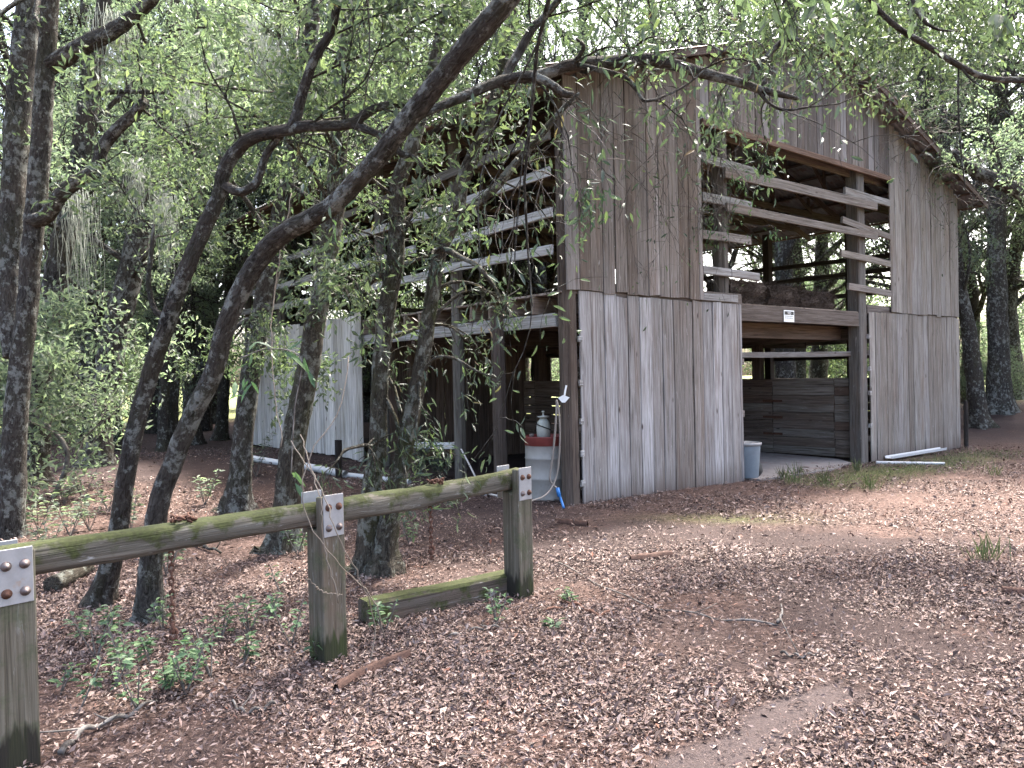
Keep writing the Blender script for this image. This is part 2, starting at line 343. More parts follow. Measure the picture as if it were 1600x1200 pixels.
CONC = simple('concrete', (.19, .172, .162), .9, 0, .2, .2, 6, (.16, .11, .09), .55)
YELL = simple('yellow_paint', (.60, .42, .05), .6)
SIGNW = simple('sign_white', (.78, .80, .78), .4, 0, .4, .05); SIGNK = simple('sign_black', (.015, .015, .015), .5)
REDBARK = simple('red_bark', (.065, .036, .027), .85, 0, .2, .45, 16)

# ------------------------------------------------------------------ ground
BC = np.array([.6793, 9.5061, 0]); TH = .6761
EX = np.array([math.cos(TH), math.sin(TH), 0]); EY = np.array([-math.sin(TH), math.cos(TH), 0])
W_, L_, HS = 11.62, 11.0, 2.647
def b2w(X, Y, Z=0): return BC + X * EX + Y * EY + np.array([0, 0, Z])
def w2b(x, y):
    dx, dy = x - BC[0], y - BC[1]; return dx * EX[0] + dy * EX[1], dx * EY[0] + dy * EY[1]
def dirt_mask(x, y):
    n = .25 * bumpy(x * 1.7, y * 1.7)
    d = np.exp(-(((x - 1.6) / 2.9) ** 2 + ((y - 7.1) / 1.3) ** 2)) * .8
    d = np.maximum(d, np.exp(-(((x - 2.6 - (y - 5.2) * .9) / 1.5) ** 2 + ((y - 5.0) / 1.5) ** 2)) * .6)
    d = np.maximum(d, np.exp(-(((x + .6) / 1.3) ** 2 + ((y - 8.3) / 1.3) ** 2)))
    d = np.maximum(d, np.exp(-(((x + 5.6) / 3.2) ** 2 + ((y - 12.8) / 2.3) ** 2)) * 1.15)
    d = np.maximum(d, np.exp(-(((x - 15) / 7.) ** 2 + ((y - 21) / 4.) ** 2)) * .9)
    d = np.maximum(d, np.exp(-(((x - 2.2) / .9) ** 2 + ((y - 4.9) / 1.6) ** 2)) * .75)
    d = np.maximum(d, np.exp(-(((x + 1.5) / .55) ** 2 + ((y - 2.75) / .25) ** 2)) * 1.2)
    X, Y = w2b(x, y); ins = ss(-.2, .3, X) * ss(-.2, .3, Y) * ss(W_ + .2, W_ - .3, X) * ss(L_ + .2, L_ - .3, Y)
    return np.clip(np.maximum(d + n * .3, ins), 0, 1.2)
def seg_d(x, y, a, b):
    ax, ay = a[:2]; bx, by = b[:2]; t = np.clip(((x - ax) * (bx - ax) + (y - ay) * (by - ay)) / ((bx - ax) ** 2 + (by - ay) ** 2), 0, 1)
    return np.hypot(x - ax - t * (bx - ax), y - ay - t * (by - ay))
SP = [np.array(q) for q in ((.62, 3.05), (.95, 3.28), (1.2, 3.5), (1.5, 3.75))]
def sand_mask(x, y):
    d = np.minimum(np.minimum(seg_d(x, y, SP[0], SP[1]), seg_d(x, y, SP[1], SP[2])), seg_d(x, y, SP[2], SP[3]))
    d = d + .035 * np.sin(11 * x + 3 * y) + .03 * np.sin(17 * y - 5 * x); return ss(.24, .06, d)
def grass_mask(x, y):
    X, Y = w2b(x, y); g = np.exp(-(((Y + .9) / .45) ** 2)) * ss(3.4, 4.6, X) * ss(11, 8.5, X) * .75
    g = np.maximum(g, np.exp(-(((x - 2.4) / .8) ** 2 + ((y - 8.6) / .3) ** 2)) * .5)
    return np.clip(np.maximum(g, ss(27, 34, np.hypot(x, y))), 0, 1)
n = 330; s = np.linspace(-1, 1, n); gx = np.sinh(s * 4.6) / np.sinh(4.6) * 240; s2 = np.linspace(-1, 1, n); gy = 5 + np.sinh(s2 * 4.6) / np.sinh(4.6) * 240
XX, YY = np.meshgrid(gx, gy); x_, y_ = XX.ravel(), YY.ravel(); Z = terrain(x_, y_)
near = ss(16, 10, np.hypot(x_, y_ - 5)); Z = Z + near * rng.normal(0, .006, len(Z))
i = np.arange(n - 1)[:, None] * n + np.arange(n - 1)[None]; Q = np.stack([i, i + 1, i + n + 1, i + n], -1).reshape(-1, 4)
g_ = link('ground', mesh_np('ground', np.column_stack([x_, y_, Z]), [Q], True, dict(dirt=dirt_mask(x_, y_), grass=grass_mask(x_, y_), sand=sand_mask(x_, y_))), GROUND)
g_['kind'] = 'structure'

# ------------------------------------------------------------------ barn
barn = empty('barn', BC, TH)
tag(barn, 'weathered grey wooden hay barn with open loft and missing wall boards', 'barn')
GREYS = [(.18, .176, .176), (.215, .214, .22), (.15, .14, .134), (.20, .198, .204), (.125, .113, .104), (.165, .157, .15), (.235, .238, .248)]
BROWNS = [(.12, .107, .098), (.145, .133, .125), (.105, .09, .08), (.135, .125, .119), (.165, .156, .152)]
MIDS = [(.165, .156, .146), (.19, .182, .172), (.135, .124, .113), (.15, .142, .134), (.18, .175, .172)]
def pick(pal, r=rng, v=.14): c = pal[r.integers(len(pal))]; k = 1 + r.uniform(-v, v); return tuple(q * k * t_ for q, t_ in zip(c, (1.32, 1.265, 1.205)))
def bz(X, Y): P = b2w(X, Y); return float(terrain(P[0], P[1]))
SL = (7.206 - 5.133) / (W_ / 2 + .615)
def roof_z(X): return 5.133 + SL * (min(X, W_ - X) + .615)
# front siding
def front_planks(x0, x1, wd, z0f, z1f, pal, y=-.03, name='siding_plank', mat=WOOD):
    x = x0
    while x < x1 - .04:
        wq = min(wd * rng.uniform(.93, 1.06), x1 - x); xc = x + wq / 2
        timber(name, (xc, y + rng.normal(0, .004), z0f(xc) + rng.normal(0, .008)), (xc + rng.normal(0, .003), y + rng.normal(0, .004), z1f(xc) + rng.normal(0, .008)), wq - rng.uniform(.004, .012), .024, mat, barn, pick(pal), xdir=(1, 0, 0))
        x += wq
front_planks(.20, 3.63, .228, lambda X: bz(X, 0) - .02, lambda X: HS - .02 + .012 * math.sin(X * 2), GREYS, mat=WOODS)
front_planks(-.03, 2.68, .2225, lambda X: HS + .005, lambda X: roof_z(X) - .05, BROWNS, y=-.05)
front_planks(7.62, W_, .225, lambda X: bz(X, 0) - .01, lambda X: HS + .01, MIDS, mat=WOODS)
front_planks(8.46, W_ - .02, .225, lambda X: HS + .03, lambda X: roof_z(X) - .05, MIDS, y=-.05)
front_planks(2.685, 8.455, .20, lambda X: 5.26, lambda X: roof_z(X) - .05, [(.10, .095, .097), (.16, .157, .162), (.075, .067, .064), (.125, .115, .11)], y=-.045)
timber('gable_header', (2.68, -.075, 5.225), (8.46, -.075, 5.225), .10, .045, WOODD, barn, (.14, .09, .066), xdir=(0, 0, 1))
# front posts
PB = (.10, .078, .064)
timber('corner_post', (.085, .055, bz(0, 0) - .05), (.085, .055, 5.25), .24, .19, WOODD, barn, PB, roundness=1.08)
timber('wall_post', (3.31, .09, bz(3.3, 0)), (3.31, .09, 5.25), .22, .2, WOODD, barn, (.10, .088, .076), roundness=1.08)
timber('wall_post', (7.46, .12, bz(7.4, 0)), (7.46, .12, 5.25), .26, .24, WOOD, barn, (.12, .11, .10), ch=.02)
timber('wall_post', (W_ - .1, .08, bz(W_, 0)), (W_ - .1, .08, 5.25), .2, .2, WOODD, barn, PB)
# front girts (short stub boards and long boards)
def fgirt(x0, x1, z0, z1, wd=.13, c=(.30, .28, .26), y=-.045): timber('girt', (x0, y, z0), (x1, y, z1), wd, .045, WOOD, barn, tuple(q * .62 for q in c), xdir=(0, 0, 1))
fgirt(2.68, 4.06, 4.72, 4.69, .14, (.33, .33, .30)); fgirt(3.18, 7.86, 4.56, 4.62, .16, (.27, .24, .215), -.095); fgirt(6.76, 8.45, 4.78, 4.76, .13, (.36, .35, .33), -.05)
fgirt(2.68, 3.92, 4.15, 4.15, .14, (.36, .355, .34)); fgirt(3.2, 7.86, 4.05, 4.07, .13, (.25, .22, .195), -.095); fgirt(6.66, 8.45, 4.25, 4.12, .12, (.25, .22, .195), -.05)
fgirt(2.68, 3.87, 3.60, 3.62, .13, (.29, .26, .24)); fgirt(2.68, 4.08, 3.09, 3.07, .12, (.38, .37, .36)); fgirt(2.68, 3.5, 2.70, 2.70, .11, (.34, .33, .32))
fgirt(6.6, 8.45, 3.66, 3.60, .12, (.33, .29, .25)); fgirt(6.85, 8.45, 3.09, 3.03, .12, (.32, .28, .25))
fgirt(3.75, 7.6, 1.86, 1.89, .09, (.25, .235, .22), .2)
# small pale insulator brackets at the corner post, then nailer end blocks at right
for zb in (.25, .62, 1.02, 1.5, 2.05): timber('edge_block', (.155, -.06, zb), (.205, -.06, zb), .075, .03, WOODW, barn, (.34, .33, .32), xdir=(0, 0, 1))
for zb in (.55, 1.15, 1.6, 2.2): timber('edge_block', (7.58, -.03, zb), (7.64, -.03, zb), .08, .05, WOOD, barn, (.36, .35, .34), xdir=(0, 0, 1))
for zb in (.2, .95, 1.75): timber('nailer', (.2, .01, zb), (3.7, .01, zb), .1, .045, WOODD, barn, (.2, .17, .15), xdir=(0, 0, 1))
for zb in (.3, 1.15, 1.9): timber('nailer', (7.62, .01, zb), (W_, .01, zb), .1, .045, WOODD, barn, (.2, .17, .15), xdir=(0, 0, 1))
# loft beams, joists, floor
timber('loft_beam', (.15, -.01 + .07, 2.49), (W_ - .1, .06, 2.49), .25, .08, WOODD, barn, (.105, .085, .072), xdir=(0, 0, 1), bow=.01)
timber('loft_beam', (3.4, .5, 2.28), (7.5, .5, 2.28), .25, .1, WOODD, barn, (.12, .085, .065), xdir=(0, 0, 1))
for yb in (3.6, 7.3, L_ - .1): timber('loft_beam', (0, yb, 2.28), (W_, yb, 2.28), .26, .1, WOODD, barn, (.10, .075, .06), xdir=(0, 0, 1))
for xb in (.0, W_): timber('side_beam', (xb, .16, 2.30), (xb, L_, 2.30), .17, .06, WOODW, barn, (.36, .35, .34), xdir=(0, 0, 1))
for xb in (3.55, 7.6): timber('side_beam', (xb, .16, 2.26), (xb, L_, 2.26), .22, .1, WOODD, barn, (.11, .085, .07), xdir=(0, 0, 1))
y = .55
while y < L_ - .1:
    timber('loft_joist', (-.06, y, 2.505), (3.75, y, 2.505), .22, .05, WOODD, barn, pick([(.19, .155, .13), (.15, .12, .10)]), xdir=(0, 0, 1))
    if y > .8: timber('loft_joist', (3.4, y + .06, 2.505), (W_, y + .06, 2.505), .22, .05, WOODD, barn, pick([(.13, .10, .08)]), xdir=(0, 0, 1))
    y += .46
y = .02
while y < L_ - .1:
    timber('loft_floorboard', (-.05, y + .1, 2.635), (W_, y + .1, 2.635), .2, .028, WOODD, barn, pick([(.24, .21, .19), (.18, .15, .13)]), xdir=(0, 1, 0), bow=.008); y += .212
for a, b in ((.12, 3.66), (7.6, W_ - .05)): timber('light_stop_board', (a, .0, 2.70), (b, .0, 2.70), .17, .04, WOODD, barn, (.12, .10, .088), xdir=(0, 0, 1))  # boards added behind the siding split to stop light showing through
# side walls
SIDEY = [2.36, 4.62, 7.1, 9.0, L_ - .05]
for yb in SIDEY:
    timber('side_post', (.02, yb, bz(0, yb)), (.02, yb, 5.2), .17, .16, WOODD, barn, (.13, .12, .105), roundness=1.08)
    timber('side_post', (W_ - .02, yb, bz(W_, yb)), (W_ - .02, yb, 5.2), .2, .18, WOODD, barn, (.07, .055, .045))
timber('short_post', (-.06, 1.3, bz(0, 1.3)), (-.06, 1.3, 2.42), .19, .18, WOODD, barn, (.085, .067, .057), roundness=1.08)
for zb, segs in ((4.56, ((.1, 2.5), (2.3, 6.2), (6., 11))), (4.12, ((.1, 3.1), (2.9, 7), (6.8, 11))), (3.615, ((.1, 2.45), (3.3, 7.4), (7.2, 11))), (3.17, ((.1, 2.9), (2.7, 6.6), (6.4, 11)))):
    for a, b in segs:
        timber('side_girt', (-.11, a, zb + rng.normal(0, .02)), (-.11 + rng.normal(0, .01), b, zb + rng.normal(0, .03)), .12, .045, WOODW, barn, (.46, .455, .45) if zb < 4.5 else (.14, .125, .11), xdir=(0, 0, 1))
for zb in (2.95, 3.4, 3.85, 4.3, 1.9):
    for a, b in ((.1, 4.7), (4.5, 7.2), (7.0, 11)):
        timber('side_girt', (W_ + .06, a, zb + rng.normal(0, .03)), (W_ + .06, b, zb + rng.normal(0, .03)), .11, .045, WOODD, barn, (.08, .065, .055), xdir=(0, 0, 1))
y = 5.16
while y < L_:
    timber('siding_plank', (-.1, y + .11, bz(0, y) + .04), (-.1, y + .11, HS + .1 + rng.normal(0, .02)), .212, .024, WOODW, barn, pick([(.46, .455, .445), (.52, .515, .51), (.38, .37, .35), (.43, .42, .40)]), xdir=(0, 1, 0)); y += .218
# right side low boards
for z in np.arange(.1, 1.5, .2):
    for a, b in ((.1, 4.7), (4.72, 8.2)):
        timber('stall_board', (W_ + .02, a, z), (W_ + .02, b, z + rng.normal(0, .01)), .19, .03, WOODD, barn, pick([(.20, .175, .16), (.16, .14, .125)]), xdir=(0, 0, 1))
# stall partitions either side of the aisle
for yb in (2.4, 4.7, 7.1, 9.2):
    timber('aisle_post', (3.62, yb, bz(3.6, yb)), (3.62, yb, 2.4), .19, .18, WOODD, barn, (.075, .055, .045)); timber('aisle_post', (7.72, yb, bz(7.6, yb)), (7.72, yb, 2.4), .19, .18, WOODD, barn, (.085, .062, .05))
for k, z in enumerate(np.arange(0, 1.35, .168)):
    for a, b in ((.3, .62), (.63, 1.95), (1.96, 4.6), (4.61, 7.0)):
        g0 = bz(7.55, 1) + .12
        timber('stall_board', (7.55, a + .004, g0 + z), (7.55, b - .004, g0 + z), .163, .035, WOOD, barn, pick([(.135, .115, .103), (.11, .09, .078), (.16, .15, .14), (.095, .07, .06)]), xdir=(0, 0, 1))
    for a, b in ((.35, 2.3), (2.32, 4.7), (4.72, 7.2)):
        timber('stall_board', (3.5, a, bz(3.5, 2) + .12 + z), (3.5, b, bz(3.5, 2) + .12 + z + rng.normal(0, .006)), .15, .035, WOODD, barn, pick([(.16, .13, .11), (.12, .095, .08)]), xdir=(0, 0, 1))
for ya, zz in ((1.95, .95), (1.95, .62), (1.95, .28)):
    mb = MB(); box(mb, (-.012, -.22, -.022), (0, .22, .022)); o = link('strap_hinge', mb.mesh('strap_hinge'), RUST, barn, (7.525, ya, bz(7.5, 1) + zz + .15))
# vertical boards closing the second stall
x = .15
while x < 3.4:
    timber('partition_plank', (x + .1, 5.05, bz(x, 5)), (x + .1, 5.05, 2.38), .19, .025, WOODD, barn, pick([(.12, .09, .075), (.15, .115, .095), (.09, .07, .06)])); x += .2
# rear wall: boarded low at the left, open with girts above
x = 0
while x < W_ - .1:
    if x < 2.2: timber('rear_plank', (x + .11, L_, bz(x, L_)), (x + .11, L_, 2.62), .215, .025, WOODD, barn, pick([(.13, .11, .095)]))
    timber('rear_plank', (x + .11, L_, 5.24), (x + .11, L_, roof_z(x + .1) - .06), .215, .025, WOODD, barn, pick([(.12, .10, .09)])); x += .22
for xb in (3.5, 7.6): timber('wall_post', (xb, L_ - .1, bz(xb, L_)), (xb, L_ - .1, 5.2), .2, .18, WOODD, barn, (.07, .055, .045))
for zb in (1.2, 2.98, 3.45, 3.9, 4.4):
    for a, b in ((.1, 4.2), (4.0, 8.0), (7.8, W_)): timber('rear_girt', (a, L_ + .07, zb + rng.normal(0, .03)), (b, L_ + .07, zb + rng.normal(0, .03)), .11, .045, WOODD, barn, (.09, .075, .062), xdir=(0, 0, 1))
# roof: trusses, purlins, sheets
for yt in np.arange(.16, L_, 1.2):
    c = pick([(.085, .068, .056), (.11, .088, .07)])
    timber('truss_chord', (-.1, yt, 5.21), (W_ + .1, yt, 5.21), .14, .04, WOODD, barn, c, xdir=(0, 0, 1))
    for sgn in (-1, 1):
        xa = W_ / 2 + sgn * (W_ / 2 + .58)
        timber('rafter', (xa, yt + .003, roof_z(W_ / 2 - (W_ / 2 + .58)) - .13), (W_ / 2, yt + .003, roof_z(W_ / 2) - .13), .13, .04, WOODD, barn, c, xdir=(0, 0, 1))
        prev = 0
        for q in (.25, .5, .75):
            xs = W_ / 2 + sgn * W_ / 2 * q; timber('truss_web', (xs, yt + .045, 5.2), (xs, yt + .045, roof_z(xs) - .2), .085, .038, WOODD, barn, c)
            xm = W_ / 2 + sgn * W_ / 2 * (q - .25); timber('truss_web', (xs, yt - .042, 5.24), (xm, yt - .042, roof_z(xm) - .22), .085, .038, WOODD, barn, c, xdir=(0, 0, 1))
for sgn in (-1, 1):
    for q in np.linspace(.0, .97, 11):
        xs = W_ / 2 + sgn * ((W_ / 2 + .575) * (1 - q) + .0); xs_in = min(xs, W_ - xs); z = 5.133 + SL * (xs_in + .615) - .035
        timber('purlin', (xs, -.40, z), (xs, L_ + .4, z), .085, .04, WOODD, barn, (.12, .09, .075) if q else (.17, .105, .08), xdir=(1, 0, 0))
    # barge board and sheets
    e = W_ / 2 + sgn * (W_ / 2 + .615)
    timber('barge_board', (e, -.42, 5.133 - .045), (W_ / 2 + sgn * .01, -.42, 7.206 - .045), .11, .03, WOODD, barn, (.095, .068, .056), xdir=(0, 0, 1))
    ys = np.arange(-.45, L_ + .4, .80)
    for k, y0 in enumerate(ys):
        m = 33; yy = np.linspace(0, .83, m); wv = .011 * np.sin(yy / .1 * 2 * math.pi)
        V = np.vstack([np.column_stack([np.full(m, e + sgn * rng.uniform(0, .03)), y0 + yy, 5.133 + wv + rng.normal(0, .004)]), np.column_stack([np.full(m, W_ / 2 - sgn * .02), y0 + yy, 7.21 + wv])])
        V[:, 2] += (k % 2) * .004 + .012; i = np.arange(m - 1)
        link('roof_sheet', mesh_np('roof_sheet', V, [np.stack([i, i + 1, i + 1 + m, i + m], -1)], True), ROOFM, barn)
mb = MB(); V = [(W_ / 2 - .22, -.47, 7.206 - .05), (W_ / 2, -.47, 7.25), (W_ / 2 + .22, -.47, 7.206 - .05), (W_ / 2 - .22, L_ + .4, 7.156), (W_ / 2, L_ + .4, 7.25), (W_ / 2 + .22, L_ + .4, 7.156)]
mb.add(np.array(V) + [0, 0, .02], [(0, 1, 4, 3), (1, 2, 5, 4)]); link('ridge_cap', mb.mesh('ridge_cap'), ROOFM, barn)
# concrete apron in the aisle
mb = MB(); P = [(3.72, -.25), (5.6, -.35), (7.1, .1), (7.4, .5), (7.4, 5), (3.75, 5)]
V = [(a, b, bz(a, b) + .03) for a, b in P] + [(a, b, bz(a, b) - .1) for a, b in P]
mb.add(V, [(i, (i + 1) % 6, 6 + (i + 1) % 6, 6 + i)[::-1] for i in range(6)] + [(0, 1, 2, 3), (0, 3, 4, 5)])
o = link('slab', mb.mesh('slab'), CONC, barn)
#PART2
# ------------------------------------------------------------------ things on and by the barn
def hay_bale(X, Y, Lb, hb, label, rz=0.0):
    n = 9; r = np.random.default_rng(int(X * 100)); gx_ = np.linspace(-1, 1, n); V = []; Q = []
    mb = MB()
    def face(ax, sg):
        u, v = np.meshgrid(gx_, gx_); P = np.zeros((n, n, 3)); o_ = [a for a in range(3) if a != ax]
        P[..., ax] = sg; P[..., o_[0]] = u; P[..., o_[1]] = v; P = P.reshape(-1, 3)
        i = np.arange(n - 1)[:, None] * n + np.arange(n - 1); q = np.stack([i, i + 1, i + n + 1, i + n], -1).reshape(-1, 4)
        mb.add(P, q)
    for ax in range(3):
        for sg in (-1, 1): face(ax, sg)
    P = np.concatenate(mb.v); rr = np.linalg.norm(P, axis=1, keepdims=True); m_ = np.abs(P).max(1, keepdims=True)
    P = P * (1 - .10 * np.clip(rr - 1.15, 0, 1)); P = P * np.array([Lb / 2, .23, hb / 2])
    P += .02 * np.sin(P[:, [1, 2, 0]] * 23 + X) + .016 * np.sin(P[:, [2, 0, 1]] * 61 + 2 * X) + r.normal(0, .007, P.shape); P[:, 2] += hb / 2
    mb.v = [P]; me = mb.mesh('hay_bale', True)
    b = empty('hay_bale', b2w(X, Y, 2.652), TH + rz); tag(b, label, 'hay bale', 'old hay bales on the loft edge')
    link('bale_body', me, HAY, b)
    tw = MB()
    for yy in (-.1, .1):
        R_ = [(-Lb / 2 - .003, yy, hb * .12), (-Lb / 2 - .003, yy, hb * .9), (-Lb / 2 * .9, yy, hb + .002), (Lb / 2 * .9, yy, hb + .002), (Lb / 2 + .003, yy, hb * .9), (Lb / 2 + .003, yy, hb * .12)]
        tube(tw, R_, .004, 4)
    link('twine', tw.mesh('twine'), TWIG, b)
    st = MB(); k = 1500; P0 = np.column_stack([r.uniform(-Lb / 2, Lb / 2, k), np.where(r.random(k) < .6, -.225, r.uniform(-.2, .2, k)), r.uniform(.02, hb, k)]); P0[P0[:, 1] > -.22, 2] = hb - .01
    D = r.normal(0, 1, (k, 3)); D[:, 1] -= .8; V, T = leaf_geo(P0, D, r.uniform(.05, .14, k), .05, r); st.add(V, None, T)
    o = link('loose_straw', st.mesh('loose_straw'), HAY, b); o['kind'] = 'stuff'
hay_bale(3.98, .30, 1.0, .36, 'dark old hay bale at the left end of the loft row')
hay_bale(4.98, .28, .98, .34, 'dark old hay bale in the middle of the loft row, above the small sign', .03)
hay_bale(6.05, .33, 1.08, .31, 'lower sagging hay bale at the right end of the loft row', -.03)
# sign
sg = empty('warning_sign', b2w(5.0, -.002 + .01, 2.40), TH)
tag(sg, 'small white and black notice sign nailed to the loft beam', 'sign')
mb = MB(); box(mb, (-.15, -.008, 0), (.15, 0, .19)); link('sign_board', mb.mesh('sign_board'), SIGNW, sg)
mb = MB(); box(mb, (-.132, -.011, .115), (.132, -.0085, .172)); link('black_band', mb.mesh('black_band'), SIGNK, sg)
def text(body, size, mat, parent, loc, nm):
    cu = bpy.data.curves.new(nm, 'FONT'); cu.body = body; cu.size = size; cu.align_x = 'CENTER'; cu.extrude = .0012
    t = bpy.data.objects.new(nm, cu); COL.objects.link(t); dg = bpy.context.evaluated_depsgraph_get(); me = bpy.data.meshes.new_from_object(t.evaluated_get(dg))
    bpy.data.objects.remove(t); o = link(nm, me, mat, parent, loc); o.rotation_euler = (math.pi / 2, 0, 0); return o
text('NO', .062, SIGNW, sg, (0, -.0125, .122), 'lettering')
mb = MB()
for zz in (.085, .055):
    for xx in np.arange(-.12, .1, .047): box(mb, (xx, -.0105, zz), (xx + .034, -.0085, zz + .014))
link('lettering', mb.mesh('lettering'), simple('faded_print', (.25, .27, .27)), sg)
# drum with red band, jug on it
bp = b2w(.14, .56); bp[2] = float(terrain(bp[0], bp[1]))
d = empty('steel_drum', bp); tag(d, 'grey steel drum with a red band round its top beside the corner post', 'drum')
mb = MB(); lathe(mb, [(.0, .0), (.275, 0), (.288, .012), (.285, .03), (.285, .26), (.296, .275), (.285, .29), (.285, .52), (.296, .535), (.285, .55), (.285, .70), (.292, .712)], 40); link('drum_body', mb.mesh('drum_body', True), DRUM, d)
mb = MB(); lathe(mb, [(.289, .70), (.293, .705), (.293, .80), (.298, .812), (.29, .82), (.27, .812), (.268, .79), (0, .79)], 40); link('top_band', mb.mesh('top_band', True), REDB, d)
jp = bp + np.array([-.04, -.03, .792])
j = empty('pump_sprayer', jp); tag(j, 'pale rounded sprayer tank with a dark strap standing on the drum', 'sprayer')
mb = MB(); lathe(mb, [(0, 0), (.075, 0), (.088, .02), (.092, .10), (.090, .16), (.078, .205), (.055, .235), (.042, .25)], 28); link('tank', mb.mesh('tank', True), CLAY, j)
mb = MB(); lathe(mb, [(.042, .25), (.075, .27), (.078, .28), (.04, .285), (.012, .29), (.012, .33), (.02, .335), (.02, .35), (0, .352)], 20); link('pump_cap', mb.mesh('pump_cap', True), CLAY, j)
mb = MB(); a = np.linspace(-2.9, -.2, 16); tube(mb, np.column_stack([.094 * np.cos(a), .094 * np.sin(a), .19 - .035 * (a + 2.9)]), .008, 5); link('strap', mb.mesh('strap', True), BLACK, j)
cn = empty('small_can', bp + np.array([-.2, -.1, .792])); tag(cn, 'tiny dull tin can on the left rim of the drum', 'can'); mb = MB(); lathe(mb, [(0, 0), (.03, 0), (.03, .055), (.027, .06), (.027, .05), (0, .05)], 16); link('can_body', mb.mesh('can_body', True), STEELB, cn)
mb = MB(); lathe(mb, [(.03, .0), (.032, .004), (.03, .008)], 16); link('can_rim', mb.mesh('can_rim', True), GALV, cn)
# hose looped on the corner post, with blue end
F_ = lambda px, py, dd=9.35: at(px, py, dd)
mb = MB(); P = [F_(870, 625, 9.45), F_(869, 650), F_(866, 690), F_(861, 730), F_(859, 748), F_(864, 757), F_(872, 765, 9.3)]; tube(mb, spline(P, 26), .013, 8)
P = [F_(870, 625, 9.45), F_(873, 640), F_(875, 680), F_(873, 720), F_(870, 742), F_(862, 762, 9.3), F_(850, 775, 9.2), F_(835, 781, 9.1), F_(822, 784, 9.0)]; tube(mb, spline(P, 30), .011, 8)
ho = link('garden_hose', mb.mesh('garden_hose', True), HOSEM); tag(ho, 'brown garden hose hung in a long loop on the corner post', 'hose')
mb = MB(); P = [F_(872, 765, 9.3), F_(874, 772, 9.29), F_(877, 782, 9.27), F_(881, 794, 9.2)]; tube(mb, spline(P, 14), .016, 8); tube(mb, [F_(871, 762, 9.3), F_(874, 776, 9.28)], .024, 8)
ho = link('hose_connector', mb.mesh('hose_connector', True), BLUE); tag(ho, 'bright blue hose end hanging beside the corner post foot', 'hose end')
# white feed scoop on the corner post
sc = empty('feed_scoop', at(882, 622, 9.3)); tag(sc, 'white plastic feed scoop hung on the corner post', 'scoop')
mb = MB(); sp_ = lambda px, py, dd=9.3: at(px, py, dd) - at(882, 622, 9.3)
mb.add([sp_(872, 622), sp_(880, 617), sp_(890, 621), sp_(883, 629), sp_(878, 629), sp_(874, 622, 9.36), sp_(882, 619, 9.38), sp_(889, 622, 9.36)], [(0, 1, 6, 5), (1, 2, 7, 6)], [(0, 4, 1), (4, 3, 1), (3, 2, 1), (5, 6, 4), (6, 7, 3), (6, 3, 4)]); link('scoop_bowl', mb.mesh('scoop_bowl'), WHITE, sc)
mb = MB(); tube(mb, [sp_(882, 618), sp_(883, 611), sp_(885, 602)], .012, 6); link('scoop_handle', mb.mesh('scoop_handle'), WHITE, sc)
# short white pipe by the drum
q = ground_at(883, 781); pp = empty('pipe_stub', q); tag(pp, 'short upright white pipe between the drum and the corner post', 'pipe')
mb = MB(); lathe(mb, [(0, -.05), (.03, -.05), (.03, .27), (.034, .27), (.034, .31), (.026, .31), (.026, .25), (0, .25)], 18); link('pipe_body', mb.mesh('pipe_body', True), PVC, pp)
# grey bin at the aisle opening
q = b2w(3.83, .06); q[2] = float(terrain(q[0], q[1])) + .03
bn = empty('rubbish_bin', q); tag(bn, 'blue grey tapered bin half hidden behind the front wall edge', 'bin')
mb = MB(); lathe(mb, [(0, 0), (.17, 0), (.175, .01), (.21, .50)], 30); link('bin_body', mb.mesh('bin_body', True), BINM, bn)
mb = MB(); lathe(mb, [(.21, .50), (.228, .50), (.23, .54), (.215, .545), (.2, .52), (0, .50)], 30); link('bin_rim', mb.mesh('bin_rim', True), GALV, bn)
q = b2w(4.06, .12); q[2] = float(terrain(q[0], q[1])) + .03
mb = MB(); lathe(mb, [(0, 0), (.13, 0), (.16, .06), (.15, .16), (.11, .27), (.04, .33), (0, .335)], 18); me = mb.mesh('rubbish_sack', True); V = np.zeros(len(me.vertices) * 3, np.float32); me.vertices.foreach_get('co', V); V = V.reshape(-1, 3); V[:, :2] *= (1 + .12 * np.sin(V[:, 2] * 40) + .1 * np.sin(np.arctan2(V[:, 1], V[:, 0]) * 3))[:, None]; me.vertices.foreach_set('co', V.ravel())
o = link('rubbish_sack', me, BLACK, None, q); tag(o, 'black plastic sack slumped beside the grey bin', 'sack')
# saddle-like dark lump on partition: a bucket upside down
q = b2w(3.5, 1.0, 0); q[2] = bz(3.5, 1) + 1.46
o = empty('black_bucket', q); mb = MB(); lathe(mb, [(0, .21), (.06, .205), (.09, .17), (.105, .10), (.11, .0), (.10, 0), (0, .01)], 20); link('bucket_body', mb.mesh('bucket_body', True), BLACK, o); mb = MB(); lathe(mb, [(.11, .0), (.118, .006), (.11, .018)], 20); link('bucket_lip', mb.mesh('bucket_lip', True), BLACK, o)
tag(o, 'dark round topped bucket on the stall partition behind the drum', 'bucket')
# white rail plank and pale hose at the side stall
timber('rail_plank', at(645, 696, 12.2), at(714, 697, 11.6), .1, .05, WOODW, None, (.6, .6, .6), xdir=(0, 0, 1)); o = bpy.context.scene.collection.objects[-1]
tag(o, 'white weathered rail plank level beside the full height side post', 'rail')
mb = MB(); tube(mb, spline([at(707, 692, 11.5), at(715, 693, 11.4), at(725, 710, 11.2), at(738, 735, 10.9), at(748, 755, 10.6), at(762, 770, 10.3), at(778, 775, 10.0)], 30), .014, 6)
o = link('water_hose', mb.mesh('water_hose', True), HOSEW); tag(o, 'pale hose drooping from the white rail plank to the ground', 'hose')
